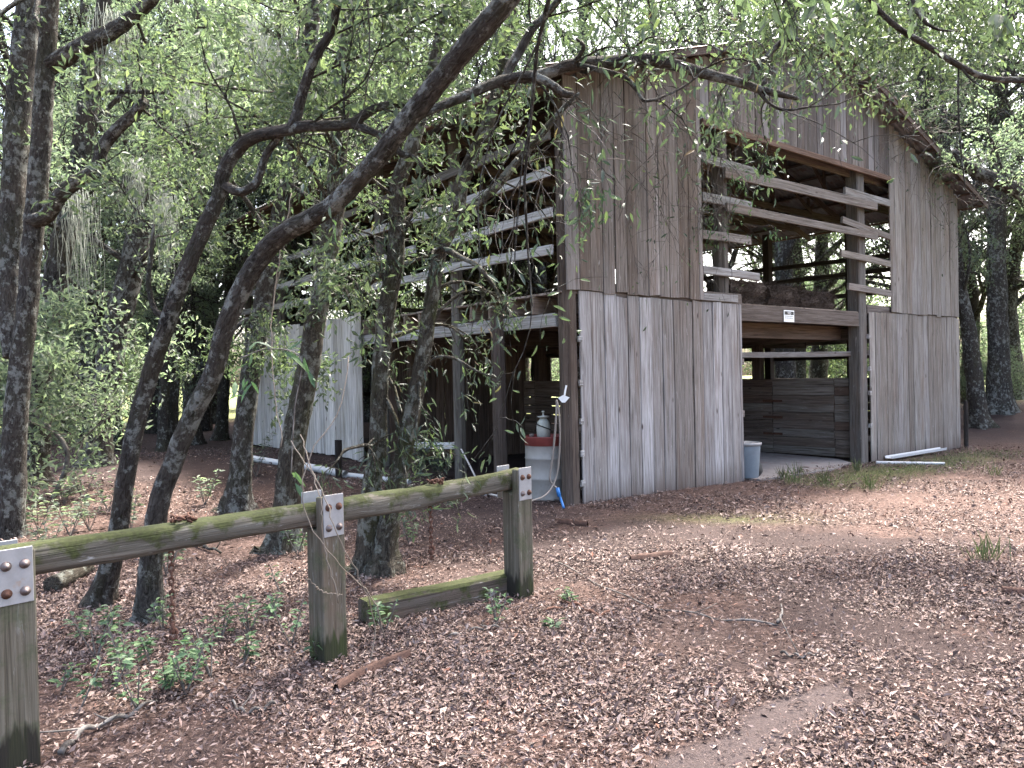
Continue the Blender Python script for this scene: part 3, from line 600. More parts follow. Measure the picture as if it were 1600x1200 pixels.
# pipes along the side
def pipe(name, pts, r_, label, grp=None, mat=PVC, cat='pipe'):
    mb = MB(); P = np.array([ground_at(*p) for p in pts]); P[:, 2] += r_ * .9; tube(mb, P, r_, 12, cap=False); tube(mb, P[::-1], r_ * .85, 12, cap=False)
    o = link(name, mb.mesh(name, True), mat); tag(o, label, cat, grp); return o
pipe('drain_pipe', [(388, 720), (455, 731)], .055, 'white pipe on the ground at the far end of the side wall', 'white pipes by the side wall')
pipe('drain_pipe', [(474, 733), (540, 747)], .06, 'white pipe piece beside the black stub post', 'white pipes by the side wall')
pipe('drain_pipe', [(545, 746), (640, 757)], .04, 'thin white pipe passing behind the twin stemmed tree', 'white pipes by the side wall')
pipe('drain_pipe', [(690, 764), (758, 775)], .055, 'open white pipe end lying under the mossy rail', 'white pipes by the side wall')
# gutter pieces at the right
pipe('gutter_piece', [(1369, 725), (1476, 727)], .03, 'thin straight white gutter length on the ground before the right wall', None, PVC, 'gutter')
mb = MB(); a = ground_at(1388, 721) + [0, 0, .05]; b_ = ground_at(1474, 708) + [0, 0, .07]; t_ = unit(b_ - a); n_ = np.array([-t_[1], t_[0], 0])
prof = [(-.07, .05), (-.06, 0), (.06, 0), (.07, .05), (.058, .045), (.05, .01), (-.05, .01), (-.058, .045)]
V = [P0 + n_ * u + np.array([0, 0, v]) for P0 in (a, b_) for u, v in prof]; mb.add(V, [(i, (i + 1) % 8, 8 + (i + 1) % 8, 8 + i) for i in range(8)])
o = link('gutter_piece', mb.mesh('gutter_piece'), PVC); tag(o, 'wider white gutter trough leaning along the right wall foot', 'gutter')
# dark stub posts
q = ground_at(1510, 699); timber('stub_post', q - [0, 0, .1], q + [.0, 0, 1.02], .09, .08, WOODD, None, (.035, .03, .027), roundness=1.05); tag(COL.objects[-1], 'slim dark post standing off the right barn corner', 'post')
q = ground_at(530, 747); timber('stub_post', q - [0, 0, .1], q + [0, 0, .58], .105, .10, WOODD, None, (.02, .018, .016), roundness=1.05); tag(COL.objects[-1], 'short black stub post before the whitish side wall', 'post')

# ------------------------------------------------------------------ hitching rail
FA, FB, FC = np.array([-2.16, 3.27, 0]), np.array([-1.08, 4.37, 0]), np.array([.02, 5.60, 0])
hr = empty('hitching_rail', (-1.08, 4.37, 0)); tag(hr, 'mossy timber hitching rail on square posts in the foreground', 'hitching rail')
fd = unit(FC - FA); fn = np.array([fd[1], -fd[0], 0])        # towards the camera side
org = np.array([-1.08, 4.37, 0])
def notched_post(P, h, nh, tilt=0):
    mb = MB(); a, b_ = .078, .022      # half size; y split
    ys0, ys1, ym = -a, a, -.022
    prof = [(ys0, -.35), (a, -.35), (a, nh), (ym, nh), (ym, h), (ys0, h)]      # y: + is away from the camera side
    n_ = len(prof); ch = .008
    V = [];
    for x in (-a, a): V += [(x, y, z) for y, z in prof]
    mb.add(V, [(i, (i + 1) % n_, n_ + (i + 1) % n_, n_ + i) for i in range(n_)] + [(0, 3, 2, 1), (0, 5, 4, 3), (6, 7, 8, 9), (6, 9, 10, 11)])
    me = mb.mesh('post'); o = link('post', me, POSTW, hr, color=(.105, .092, .068))
    bv = o.modifiers.new('b', 'BEVEL'); bv.width = .01; bv.segments = 2
    x = Vector(fd); y_ = Vector(-fn); p = P - org
    o.matrix_local = Matrix(((x.x, y_.x, 0, p[0]), (x.y, y_.y, 0, p[1]), (0, 0, 1, float(terrain(P[0], P[1]))), (0, 0, 0, 1)))
    # plate, bolts
    for side in (-1, 1):
        mb = MB(); yy = -a - .004 if side < 0 else a + .06
        z0 = h - .225; wd = .066
        box(mb, (-wd, yy - .0035, z0), (wd, yy + .0035, h + .01)); pl = link('mounting_plate', mb.mesh('mounting_plate'), GALV, o)
        bv = pl.modifiers.new('b', 'BEVEL'); bv.width = .002; bv.segments = 1
        if side < 0:
            for bx_ in (-.034, .034):
                for bz_ in (z0 + .05, z0 + .165):
                    m2 = MB(); lathe(m2, [(.021, 0), (.021, .003), (.0145, .004), (.0145, .013), (.009, .015), (.009, .02), (0, .021)], 12)
                    bo = link('bolt', m2.mesh('bolt', True), RUST if rng.random() < .6 else STEELB, pl, (bx_, yy - .0035, bz_)); bo.rotation_euler = (math.pi / 2, 0, 0)
notched_post(FA, .93, .76); notched_post(FB, .945, .76); notched_post(FC, .935, .77)
def rail(P, name):
    P = spline(P, 40); k = 14; mb = MB(); r = np.random.default_rng(len(name)); a = np.arange(k) * 2 * math.pi / k
    T = unit(np.gradient(P, axis=0)); A = unit(np.cross(T, [0, 0, 1])); B = np.cross(A, T); V = []
    for q in range(len(P)):
        sx = .062 * np.sign(np.cos(a)) * np.abs(np.cos(a)) ** .6; sz = .068 * np.sign(np.sin(a)) * np.abs(np.sin(a)) ** .65
        wz = 1 + .06 * np.sin(a * 3 + q * .35) + .05 * np.sin(a * 2 - q * .21) + r.normal(0, .02, k)
        V.append(P[q] + (sx * wz)[:, None] * A[q] + (sz * wz)[:, None] * B[q])
    V = np.vstack(V); n_ = len(P); i = np.arange(n_ - 1)[:, None] * k; j = np.arange(k)[None]; j2 = (j + 1) % k
    V = np.vstack([V, P[0], P[-1]]); T3 = [(n_ * k, q, (q + 1) % k) for q in range(k)] + [(n_ * k + 1, (n_ - 1) * k + (q + 1) % k, (n_ - 1) * k + q) for q in range(k)]
    M = np.column_stack([fn, np.array([0, 0, 1.0]), fd]); M[:, 1] = np.cross(fd, fn)
    mb.add((V - org) @ M, np.stack([i + j, i + k + j, i + k + j2, i + j2], -1).reshape(-1, 4), T3); return mb.mesh(name, True), M
bk = -fn * .045
R1 = [FA - fd * .9 + bk + [0, 0, .83], FA + bk + [0, 0, .845], FA * .5 + FB * .5 + bk + [0, 0, .845], FB + bk + [0, 0, .84], FB + bk + fd * .06 + [0, 0, .84]]
R2 = [FB + bk + fd * .07 + [0, 0, .84], FB * .62 + FC * .38 + bk + [0, 0, .835], FB * .35 + FC * .65 + bk + [0, 0, .84], FC + bk + fd * .07 + [0, 0, .855]]
def rails():
    for P in (R1, R2):
        me, M = rail(P, 'rail'); o = link('rail', me, MOSSW, hr, color=(.10, .092, .075)); o.matrix_local = Matrix(M.tolist()).to_4x4()
rails()
# chains
def chain(top, nlinks, label, lying=False):
    c = empty('chain', top); tag(c, label, 'chain', 'rusty chains on the hitching rail')
    a = np.linspace(0, 2 * math.pi, 13)[:-1]; mb = MB(); pts = np.column_stack([.011 * np.cos(a), 0 * a, .021 * np.sin(a)]); pts = np.vstack([pts, pts[:1], pts[1:2]]); tube(mb, pts, .0062, 6, cap=False); me = mb.mesh('link', True); me.materials.append(RUST)
    r = np.random.default_rng(nlinks)
    for q in range(nlinks):
        o = link('link', me, None, c)
        if not lying:
            o.location = (r.normal(0, .0015), r.normal(0, .0015), -.033 * q - .02); o.rotation_euler = (r.normal(0, .08), r.normal(0, .08), q * math.pi / 2 + .4)
            if q >= nlinks - 2: o.scale = (1.5, 1.5, 1.25)
        else:
            t = q / nlinks * 7; o.location = (.035 * math.cos(t) * (1 + .3 * math.sin(2 * t)), .045 * math.sin(t), .012 + .004 * q * .6); o.rotation_euler = (1.2 + r.normal(0, .4), r.normal(0, .5), t + q * 1.5)
t1_ = FA * .42 + FB * .58 + bk
chain(FA * .55 + FB * .45 + bk + [0, 0, .775], 13, 'rusty chain hanging under the left half of the mossy rail')
chain(FB * .49 + FC * .51 + bk + [0, 0, .76], 10, 'rusty chain hanging under the rail between the middle and right posts')
chain(FA * .51 + FB * .49 + bk + [0, 0, .90], 12, 'rusty chain heaped on top of the left rail', True)
chain(FB * .46 + FC * .54 + bk + [0, 0, .897], 10, 'rusty chain wrapped over the rail beside the right post', True)
# timber on the ground between posts
a = np.array([-1.0, 4.98, 0]); b_ = np.array([.02, 5.74, 0])
timber('ground_timber', a + [0, 0, float(terrain(a[0], a[1])) + .07], b_ + [0, 0, .075], .17, .155, MOSSW, None, (.085, .07, .056), ch=.02, jit=.006, bow=.008)
tag(COL.objects[-1], 'heavy mossy timber lying on the ground at the right post', 'timber')

# ------------------------------------------------------------------ trees
class Tree:
    def __init__(s, seed): s.tb = MB(); s.r = np.random.default_rng(seed); s.tw = []; s.lv = []; s.ext = None
    def stem(s, P, R, n=28, k=10, wob=.012, knob=.05):
        n = int(n * 1.8); k = 16 if k >= 9 else k; low = P[0][2] < .6 and max(R) > .06; P = spline(P, n); m = len(R); R = np.interp(np.linspace(0, 1, n), np.linspace(0, 1, m), R)
        P = P + s.r.normal(0, 1, (n, 3)) * (R * wob * 6)[:, None] * .3; tube(s.tb, P, R, k, True, knob, s.r, .9 if low else 0); return P, R
    def branch(s, p, d, L, r0, lvl, droop=.1, upb=.1, sub=5, k=None, curl=.25):
        """recursive branch; level 0 carries leaves"""
        n = 7 if lvl else 5; seg = L / (n - 1); P = [np.array(p, float)]; d = unit(np.array(d, float))
        for q in range(n - 1):
            d = unit(d + s.r.normal(0, curl, 3) * .55 + np.array([0, 0, upb * (1 - q / n) - droop * q / n])); P.append(P[-1] + d * seg)
        P = np.array(P); R = r0 * np.linspace(1, .35, n); tube(s.tb, P, R, k or (6 if r0 > .03 else 4 if r0 > .012 else 3), False)
        if lvl == 0: s.tw.append((P[1], P[-1])); return
        for q in range(sub):
            u = s.r.uniform(.22, 1.0) * (n - 1); i = min(int(u), n - 2); pp = P[i] + (P[i + 1] - P[i]) * (u - i); dd = unit(P[i + 1] - P[i])
            nd = unit(dd * .7 + s.r.normal(0, .62, 3)); s.branch(pp, nd, L * s.r.uniform(.32, .6), max(R[i] * .55, .003), lvl - 1, droop * 1.3, upb, sub, None, curl)
        s.branch(P[-1], P[-1] - P[-2], L * .4, R[-1] * .9, lvl - 1, droop * 1.3, upb, sub, None, curl)
    def leaves(s, m, size, asp, rich=False, droop=.1, scatter=.06):
        if not s.tw: return None
        A = np.array([t[0] for t in s.tw]); B = np.array([t[1] for t in s.tw]); V, T = twig_leaves(A, B - A, np.linalg.norm(B - A, axis=1), m, size, asp, s.r, rich, droop, scatter); return V, T
    def build(s, name, base, label, bark, leafmat, lv, cat='tree', group=None, trunkname='trunk'):
        base = np.array(base, float); t = empty(name, base); tag(t, label, cat, group)
        me = s.tb.mesh('trunk', True); V = np.zeros(len(me.vertices) * 3, np.float32); me.vertices.foreach_get('co', V); V = V.reshape(-1, 3) - base.astype(np.float32); me.vertices.foreach_set('co', V.ravel())
        link(trunkname, me, bark, t)
        if lv is not None: link('crown', mesh_np('crown', lv[0] - base, [lv[1]]), leafmat, t)
        return t
def px(pts): return [at(x, y, d) for x, y, d in pts]
def rad(ws): return [w_ / 2 for w_ in ws]
def sprout(T, P, R, us, L, lvl, droop, up, sub, spread=.8, bias=None):
    n = len(P)
    for u in us:
        i = min(int(u * (n - 1)), n - 2); d = unit(P[i + 1] - P[i]); nd = unit(d * .35 + T.r.normal(0, spread, 3) + (0 if bias is None else np.array(bias)))
        T.branch(P[i], nd, L * T.r.uniform(.6, 1.3), max(R[i] * .3, .006), lvl, droop, up, sub)
def root(P, sp=1.5):    # widen a base
    return P

# big double trunk at the left edge
T = Tree(11); g = ground_at(18, 862); B0 = px([(12, 880, 7.8), (16, 830, 7.8), (22, 700, 7.75), (30, 590, 7.7), (42, 480, 7.7), (50, 390, 7.65), (62, 250, 7.6), (70, 130, 7.5), (78, 0, 7.4), (88, -160, 7.3), (100, -420, 7.2)])
P, R = T.stem(B0, rad([.34, .27, .22, .20, .20, .19, .18, .17, .16, .13, .06]), 40, 12)
A0 = px([(25, 560, 7.9), (18, 470, 7.95), (18, 390, 8), (25, 250, 8), (35, 120, 8), (46, 0, 8), (58, -200, 8), (60, -450, 8)])
P2, R2_ = T.stem(A0, rad([.24, .27, .27, .26, .25, .24, .18, .08]), 34, 12)
P3, R3 = T.stem(px([(72, 105, 7.5), (92, 95, 7.45), (130, 72, 7.3), (170, 52, 7.1), (205, 28, 7), (245, -10, 6.8), (290, -70, 6.6)]), rad([.17, .17, .155, .14, .12, .11, .06]), 26, 10)
P4, R4 = T.stem(px([(50, 345, 7.6), (72, 338, 7.5), (95, 305, 7.4), (118, 285, 7.3), (150, 265, 7.2), (160, 232, 7.15), (178, 208, 7.1), (205, 182, 7.0), (226, 158, 6.9)]), rad([.15, .14, .13, .125, .12, .115, .11, .10, .085]), 26, 10)
T.stem(px([(150, 262, 7.2), (152, 240, 7.15), (153, 228, 7.1)]), rad([.07, .06, .045]), 6, 7); T.stem(px([(160, 205, 7.1), (150, 185, 7.0), (135, 165, 6.9)]), rad([.03, .025, .015]), 6, 5)
sprout(T, P, R, [.75, .82, .9, .95, .98], 2.6, 2, .15, .25, 5); sprout(T, P2, R2_, [.7, .8, .9, .97], 2.6, 2, .15, .25, 5); sprout(T, P3, R3, [.7, .85, .95, .99], 1.6, 2, .2, .1, 5); sprout(T, P4, R4, [.97, .99], .9, 1, .2, .2, 5)
T.build('oak_tree', g, 'thick double trunked oak at the left edge, with two limbs reaching right', BARK, LEAF, T.leaves(24, .075, .4, False, .15))

# leaning oak with the elbow
T = Tree(12); g = ground_at(156, 952); P, R = T.stem(px([(150, 970, 5.5), (160, 930, 5.5), (182, 840, 5.4), (205, 700, 5.3), (230, 600, 5.25), (262, 500, 5.15), (300, 400, 5.05), (340, 310, 5), (352, 262, 4.95), (375, 230, 4.9), (400, 213, 4.85), (440, 205, 4.8), (477, 198, 4.75), (520, 196, 4.7), (552, 192, 4.65), (583, 171, 4.6), (617, 163, 4.6), (650, 172, 4.6)]),
     rad([.18, .14, .13, .122, .115, .108, .10, .092, .088, .084, .08, .076, .072, .068, .064, .052, .044, .026]), 60, 10)
P2, R2_ = T.stem(px([(455, 203, 4.78), (463, 182, 4.78), (467, 167, 4.78), (477, 133, 4.75), (493, 87, 4.7), (517, 50, 4.7), (527, 7, 4.6), (540, -70, 4.6), (560, -200, 4.5)]), rad([.08, .075, .07, .065, .06, .055, .05, .045, .02]), 26, 8)
P3, R3 = T.stem(px([(550, 195, 4.65), (580, 205, 4.6), (600, 215, 4.58), (627, 240, 4.55), (645, 245, 4.55), (662, 262, 4.5)]), rad([.05, .045, .042, .04, .03, .022]), 16, 7)
P4, R4 = T.stem(px([(262, 500, 5.15), (240, 480, 5.2), (232, 440, 5.2), (236, 400, 5.2), (240, 350, 5.2)]), rad([.05, .04, .035, .03, .02]), 12, 6)
P5, R5 = T.stem(px([(350, 290, 4.98), (375, 300, 4.9), (400, 285, 4.9), (415, 245, 4.9), (430, 222, 4.85), (445, 205, 4.8)]), rad([.07, .06, .055, .05, .045, .04]), 12, 7)
sprout(T, P2, R2_, [.4, .6, .75, .85, .92, .98], 1.3, 2, .2, .1, 5); sprout(T, P3, R3, [.9, .98], .5, 1, .3, 0, 4); sprout(T, P, R, [.55, .7, .8, .9, .97], .7, 1, .2, .2, 4, .9); sprout(T, P4, R4, [.6, .9, .98], .7, 1, .2, .2, 4)
T.build('oak_tree', g, 'slim leaning oak with an elbow bend that turns level to the right', BARKD, LEAF, T.leaves(26, .07, .38, False, .2))

# leaning oak crossing the view, with the long arching limb
T = Tree(13); g = ground_at(234, 978); P, R = T.stem(px([(232, 1000, 5.15), (233, 960, 5.15), (236, 880, 5.1), (246, 800, 5.05), (264, 740, 5), (300, 650, 4.9), (333, 583, 4.8), (353, 510, 4.7), (383, 443, 4.6), (412, 395, 4.5), (450, 360, 4.4), (517, 323, 4.25), (557, 283, 4.15), (597, 240, 4.05), (627, 200, 3.95), (667, 150, 3.85), (700, 110, 3.75), (733, 67, 3.65), (783, 10, 3.55), (830, -60, 3.45), (900, -200, 3.3), (980, -420, 3.2)]),
     rad([.19, .15, .135, .128, .12, .12, .12, .12, .118, .115, .11, .104, .10, .10, .102, .104, .106, .108, .106, .10, .085, .05]), 70, 12)
arch = px([(606, 235, 4.0), (617, 217, 4.0), (633, 196, 4.0), (650, 183, 4.05), (710, 157, 4.15), (783, 127, 4.3), (850, 115, 4.45), (893, 101, 4.5), (950, 97, 4.6), (1000, 92, 4.65), (1050, 100, 4.7), (1100, 115, 4.8), (1150, 127, 4.85), (1183, 138, 4.9), (1215, 146, 4.9), (1246, 154, 4.95)])
P2, R2_ = T.stem(arch, rad([.05, .046, .045, .046, .052, .062, .066, .068, .074, .073, .068, .064, .058, .052, .044, .026]), 52, 9)
P3, R3 = T.stem(px([(1160, 130, 4.86), (1172, 118, 4.82), (1186, 102, 4.8), (1213, 73, 4.75), (1228, 62, 4.7), (1250, 62, 4.65)]), rad([.045, .045, .04, .035, .03, .02]), 14, 7)
P3b, R3b = T.stem(px([(1190, 138, 4.9), (1197, 124, 4.88), (1203, 113, 4.85), (1209, 103, 4.85)]), rad([.03, .028, .022, .012]), 8, 6)
P4, R4 = T.stem(px([(1183, 140, 4.9), (1200, 160, 4.9), (1225, 172, 4.9), (1260, 168, 4.9), (1285, 165, 4.9)]), rad([.025, .022, .02, .016, .01]), 10, 5)
P5, R5 = T.stem(px([(893, 101, 4.5), (905, 88, 4.45), (912, 72, 4.4), (900, 60, 4.4)]), rad([.04, .03, .022, .012]), 8, 6)
P6, R6 = T.stem(px([(900, 100, 4.5), (940, 110, 4.4), (975, 120, 4.4), (995, 140, 4.4), (1010, 158, 4.4), (1060, 140, 4.5), (1100, 110, 4.5), (1150, 60, 4.5)]), rad([.035, .033, .03, .026, .02, .014, .012, .008]), 20, 6)
P7, R7 = T.stem(px([(790, 135, 4.3), (793, 113, 4.35), (812, 80, 4.4), (833, 43, 4.4), (850, 27, 4.4), (880, -10, 4.3), (920, -70, 4.3)]), rad([.055, .055, .052, .05, .046, .04, .02]), 16, 7)
P8, R8 = T.stem(px([(783, 127, 4.3), (820, 118, 4.25), (850, 125, 4.2), (880, 145, 4.2), (896, 148, 4.2)]), rad([.045, .05, .05, .045, .035]), 12, 7)
sprout(T, P2, R2_, np.linspace(.3, .98, 9), .5, 2, .35, .0, 3, .8, (0, 0, -.1)); sprout(T, P3, R3, [.5, .8, .97], .6, 1, .2, .1, 4); sprout(T, P4, R4, [.5, .8, .98], .7, 1, .3, 0, 4); sprout(T, P6, R6, [.4, .6, .8, .95], .5, 1, .3, 0, 4); sprout(T, P7, R7, [.5, .7, .9, .98], 1.0, 2, .2, .1, 4); sprout(T, P, R, [.88, .92, .95, .98], 1.6, 2, .3, .1, 5)
T.build('oak_tree', g, 'long leaning oak crossing the upper left, its arching limb passing before the barn', BARK, LEAFN, T.leaves(3, .07, .28, True, .25, .035))

# trees nearer the side wall
T = Tree(14); g = ground_at(372, 798); P, R = T.stem(px([(368, 815, 9), (372, 780, 9), (376, 733, 8.95), (383, 650, 8.9), (398, 550, 8.9), (413, 467, 8.9), (432, 370, 8.9), (448, 290, 8.8), (468, 190, 8.8), (480, 90, 8.7), (500, -50, 8.6), (520, -300, 8.5)]), rad([.33, .27, .25, .235, .225, .22, .22, .21, .19, .17, .13, .05]), 44, 10)
P2, R2_ = T.stem(px([(405, 500, 8.9), (385, 500, 8.8), (360, 520, 8.7), (330, 560, 8.6)]), rad([.08, .07, .05, .03]), 10, 6)
sprout(T, P, R, [.5, .55, .6, .65, .7, .75, .8, .85, .9, .95, .98], 1.8, 2, .3, .1, 5); sprout(T, P2, R2_, [.5, .9, .98], .8, 2, .4, 0, 4)
T.build('oak_tree', g, 'upright lichen spotted oak before the far end of the whitish side wall', BARK, LEAF, T.leaves(22, .08, .4, False, .2))
T = Tree(15); g = ground_at(448, 858); P, R = T.stem(px([(436, 880, 7.2), (444, 845, 7.2), (455, 717, 7.1), (470, 633, 7.05), (483, 567, 7.0), (493, 493, 7), (508, 433, 7), (517, 370, 7), (525, 310, 7), (528, 240, 6.9), (535, 150, 6.8), (545, 30, 6.7), (560, -120, 6.6), (570, -300, 6.5)]), rad([.30, .25, .225, .215, .205, .20, .19, .175, .17, .16, .14, .12, .10, .05]), 46, 10)
P2, R2_ = T.stem(px([(500, 475, 7), (520, 457, 6.95), (563, 447, 6.9), (597, 427, 6.8), (640, 410, 6.7), (668, 400, 6.6)]), rad([.11, .10, .09, .075, .05, .02]), 18, 8)
sprout(T, P, R, [.5, .6, .66, .72, .78, .83, .88, .93, .98], 1.5, 2, .3, .1, 5); sprout(T, P2, R2_, [.5, .8], .5, 1, .4, 0, 4)
T.build('oak_tree', g, 'mossy trunked tree overlapping the near end of the whitish side wall', BARKM, LEAF, T.leaves(18, .075, .36, False, .2))
# twin stemmed laurel-leaved tree at the middle
T = Tree(16); g = ground_at(586, 893); P, R = T.stem(px([(574, 915, 6.4), (580, 875, 6.4), (578, 800, 6.35), (584, 740, 6.3), (590, 697, 6.3), (593, 597, 6.25), (603, 497, 6.2), (617, 413, 6.2), (620, 350, 6.2), (622, 290, 6.15), (640, 240, 6.1), (655, 190, 6.1), (680, 90, 6), (700, -30, 6), (720, -200, 5.9)]), rad([.28, .21, .17, .155, .15, .145, .14, .135, .13, .125, .12, .11, .09, .07, .03]), 50, 10)
P2, R2_ = T.stem(px([(598, 905, 6.35), (600, 865, 6.35), (612, 790, 6.3), (630, 713, 6.3), (643, 647, 6.25), (660, 563, 6.2), (670, 497, 6.2), (680, 430, 6.2), (690, 385, 6.15), (712, 340, 6.1), (722, 285, 6.1), (740, 245, 6.05), (757, 205, 6), (770, 165, 6), (790, 80, 5.9), (810, -40, 5.8), (830, -200, 5.7)]), rad([.22, .18, .15, .14, .135, .13, .125, .12, .115, .115, .11, .11, .10, .09, .07, .05, .02]), 54, 10)
P3, R3 = T.stem(px([(716, 335, 6.1), (740, 322, 6.05), (775, 292, 6), (800, 262, 5.95), (815, 245, 5.95), (835, 222, 5.9), (852, 202, 5.9), (880, 170, 5.85), (905, 145, 5.8)]), rad([.075, .075, .072, .07, .066, .062, .055, .042, .02]), 24, 8)
P4, R4 = T.stem(px([(690, 385, 6.1), (715, 400, 6), (745, 415, 5.95), (770, 445, 5.9), (790, 480, 5.9)]), rad([.05, .045, .04, .03, .02]), 14, 6)
P5, R5 = T.stem(px([(655, 590, 6.2), (680, 560, 6.0), (710, 560, 5.9), (745, 580, 5.8), (775, 590, 5.75)]), rad([.035, .03, .025, .02, .01]), 14, 6)
sprout(T, P, R, list(np.linspace(.3, .62, 7)) + [.7, .8, .9, .97], .8, 2, .4, .0, 4, .8, (-.1, -.2, -.1)); sprout(T, P2, R2_, [.3, .36, .42, .5, .8, .9, .97], .55, 2, .4, .0, 3, .8, (.1, -.1, -.15)); sprout(T, P3, R3, np.linspace(.3, .98, 6), .5, 1, .5, 0, 3); sprout(T, P4, R4, [.5, .75, .98], .6, 1, .5, 0, 4); sprout(T, P5, R5, [.35, .5, .65], .4, 1, .5, 0, 3)
sprout(T, P2, R2_, [.14, .17, .2], .6, 2, .3, .1, 4)
T.build('laurel_oak', g, 'twin stemmed laurel leaved tree in the middle, screening the barn side', BARKM, LEAFN, T.leaves(4, .09, .19, True, .35, .04))

# trunks standing in the wood at the left
def wood_tree(seed, pts, ws, label, bark=BARKD, nb=9, Lb=2.2, leaf=LEAFP, m=24, size=.085, grp=None):
    T = Tree(seed); x, y, d = pts[0]; P0 = at(x, y, d); g = np.array([P0[0], P0[1], float(terrain(P0[0], P0[1]))]); pp = px(pts); pp[0] = g - [0, 0, .15]
    P, R = T.stem(pp, rad(ws), 34, 9); sprout(T, P, R, np.linspace(.4, .99, int(nb * 1.8)), Lb, 2, .2, .15, 5)
    return T.build('oak_tree', g, label, bark, leaf, T.leaves(m, size, .42, False, .15), 'tree', grp)
wood_tree(21, [(52, 760, 11), (62, 640, 11), (75, 500, 11), (98, 380, 11), (125, 250, 11), (145, 100, 11), (165, 0, 11), (190, -200, 11)], [.36, .31, .30, .29, .27, .25, .23, .1], 'dark trunk leaning right just behind the double trunked oak', nb=7)
wood_tree(22, [(150, 745, 13), (158, 650, 13), (172, 560, 13), (200, 440, 13), (222, 350, 13), (242, 280, 13), (262, 150, 13), (280, -50, 13)], [.48, .42, .42, .42, .40, .38, .3, .12], 'broad grey trunk leaning right through the pale foliage at left', BARK)
wood_tree(23, [(182, 740, 16), (176, 640, 16), (166, 560, 16), (150, 450, 16), (138, 330, 16), (132, 150, 16), (130, -50, 16)], [.34, .30, .28, .26, .24, .2, .1], 'slender dark trunk leaning left behind the broad grey one')
wood_tree(24, [(255, 712, 16), (257, 600, 16), (262, 500, 16), (270, 380, 16), (272, 200, 16), (280, 0, 16)], [.24, .2, .19, .18, .16, .08], 'left of two thin straight trunks beyond the dirt mound')
wood_tree(25, [(268, 712, 16.3), (273, 600, 16.3), (280, 480, 16.3), (295, 300, 16.3), (300, 100, 16.3), (310, -50, 16.3)], [.24, .2, .19, .18, .16, .08], 'right of two thin straight trunks beyond the dirt mound')
wood_tree(26, [(300, 706, 18), (298, 620, 18), (293, 520, 18), (296, 420, 18), (300, 250, 18), (305, 50, 18)], [.42, .36, .34, .32, .3, .15], 'sturdy dark trunk behind the leaning oak near the mound')
wood_tree(27, [(345, 706, 19), (348, 640, 19), (352, 560, 19), (360, 430, 19), (365, 250, 19), (370, 50, 19)], [.34, .28, .26, .24, .22, .1], 'dark trunk right of the sturdy one past the mound')
# right background
wood_tree(31, [(1562, 640, 22), (1560, 540, 22), (1557, 420, 22), (1558, 300, 22), (1562, 150, 22), (1570, 0, 22), (1580, -200, 22)], [.72, .55, .50, .47, .42, .36, .15], 'thick grey trunk right of the barn', BARK, 9, 3.0)
wood_tree(32, [(1532, 648, 20), (1522, 590, 20), (1514, 520, 20), (1500, 450, 20), (1490, 380, 20), (1478, 250, 20), (1470, 100, 20)], [.50, .40, .36, .33, .3, .25, .1], 'dark trunk leaning left beside the right barn corner', BARKD, 7, 2.2)
wood_tree(33, [(1690, 660, 15), (1672, 480, 15), (1650, 360, 15), (1605, 308, 15), (1560, 284, 15), (1515, 262, 15), (1490, 235, 15)], [.5, .42, .36, .3, .26, .22, .1], 'pale limb slanting in from the right edge beside the roof', BARK, 4, 1.2, m=14)
# limb from outside the frame at the upper right
T = Tree(41); g = np.array([7.6, 6.2, 0]); g[2] = float(terrain(7.6, 6.2)); P, R = T.stem([g - [0, 0, .2], g + [0, 0, 2], g + [-.2, .1, 4.2], g + [-.5, .3, 7], g + [-.9, .2, 10.5], g + [-1.2, .4, 13.5]], rad([.62, .5, .46, .38, .25, .08]), 30, 10)
for k_, (az, zz, ln_) in enumerate([(180, 8.5, 6.5), (205, 9.5, 6.5), (150, 9.2, 6.0), (165, 10.5, 6.5), (225, 8.8, 5.5), (190, 11.5, 5.5), (130, 10.0, 5.0), (215, 11, 5), (95, 9.5, 4.5), (265, 9.5, 4.5), (40, 10, 4), (320, 10, 4), (170, 12.5, 4)]):  # wide crown out of view, limbs spread overhead to shade the foreground
    i = int(np.argmin(np.abs(P[:, 2] - zz))); az = math.radians(az); T.branch(P[i], (math.cos(az), math.sin(az), .12), ln_, .09, 3, .1, .1, 4)
P2, R2_ = T.stem([g + [-.08, .08, 4.0]] + px([(1750, 128, 5.6), (1600, 125, 5.3), (1545, 122, 5.2), (1500, 103, 5.1), (1440, 66, 5), (1410, 48, 4.9), (1385, 28, 4.85), (1360, 0, 4.8), (1320, -60, 4.7)]), rad([.10, .06, .045, .04, .04, .037, .034, .03, .028, .015]), 34, 8)
T.stem(px([(1500, 103, 5.1), (1515, 122, 5.1), (1540, 140, 5.05)]), rad([.02, .014, .008]), 8, 5); T.stem(px([(1498, 103, 5.1), (1497, 150, 5.1), (1500, 220, 5.1), (1508, 292, 5.1)]), [.006, .006, .006, .004], 14, 5)
P3, R3 = T.stem(px([(1423, -20, 4.6), (1430, 10, 4.6), (1443, 32, 4.6), (1465, 46, 4.6), (1500, 49, 4.6)]), rad([.03, .028, .024, .016, .006]), 12, 6)
P4, R4 = T.stem([g + [-.08, .08, 4.3]] + px([(1650, -30, 4.4), (1560, -40, 4.3), (1440, -50, 4.2), (1300, -30, 4.1), (1240, -12, 4.0), (1220, 10, 4.0)]), rad([.08, .05, .045, .04, .03, .02, .01]), 24, 6)
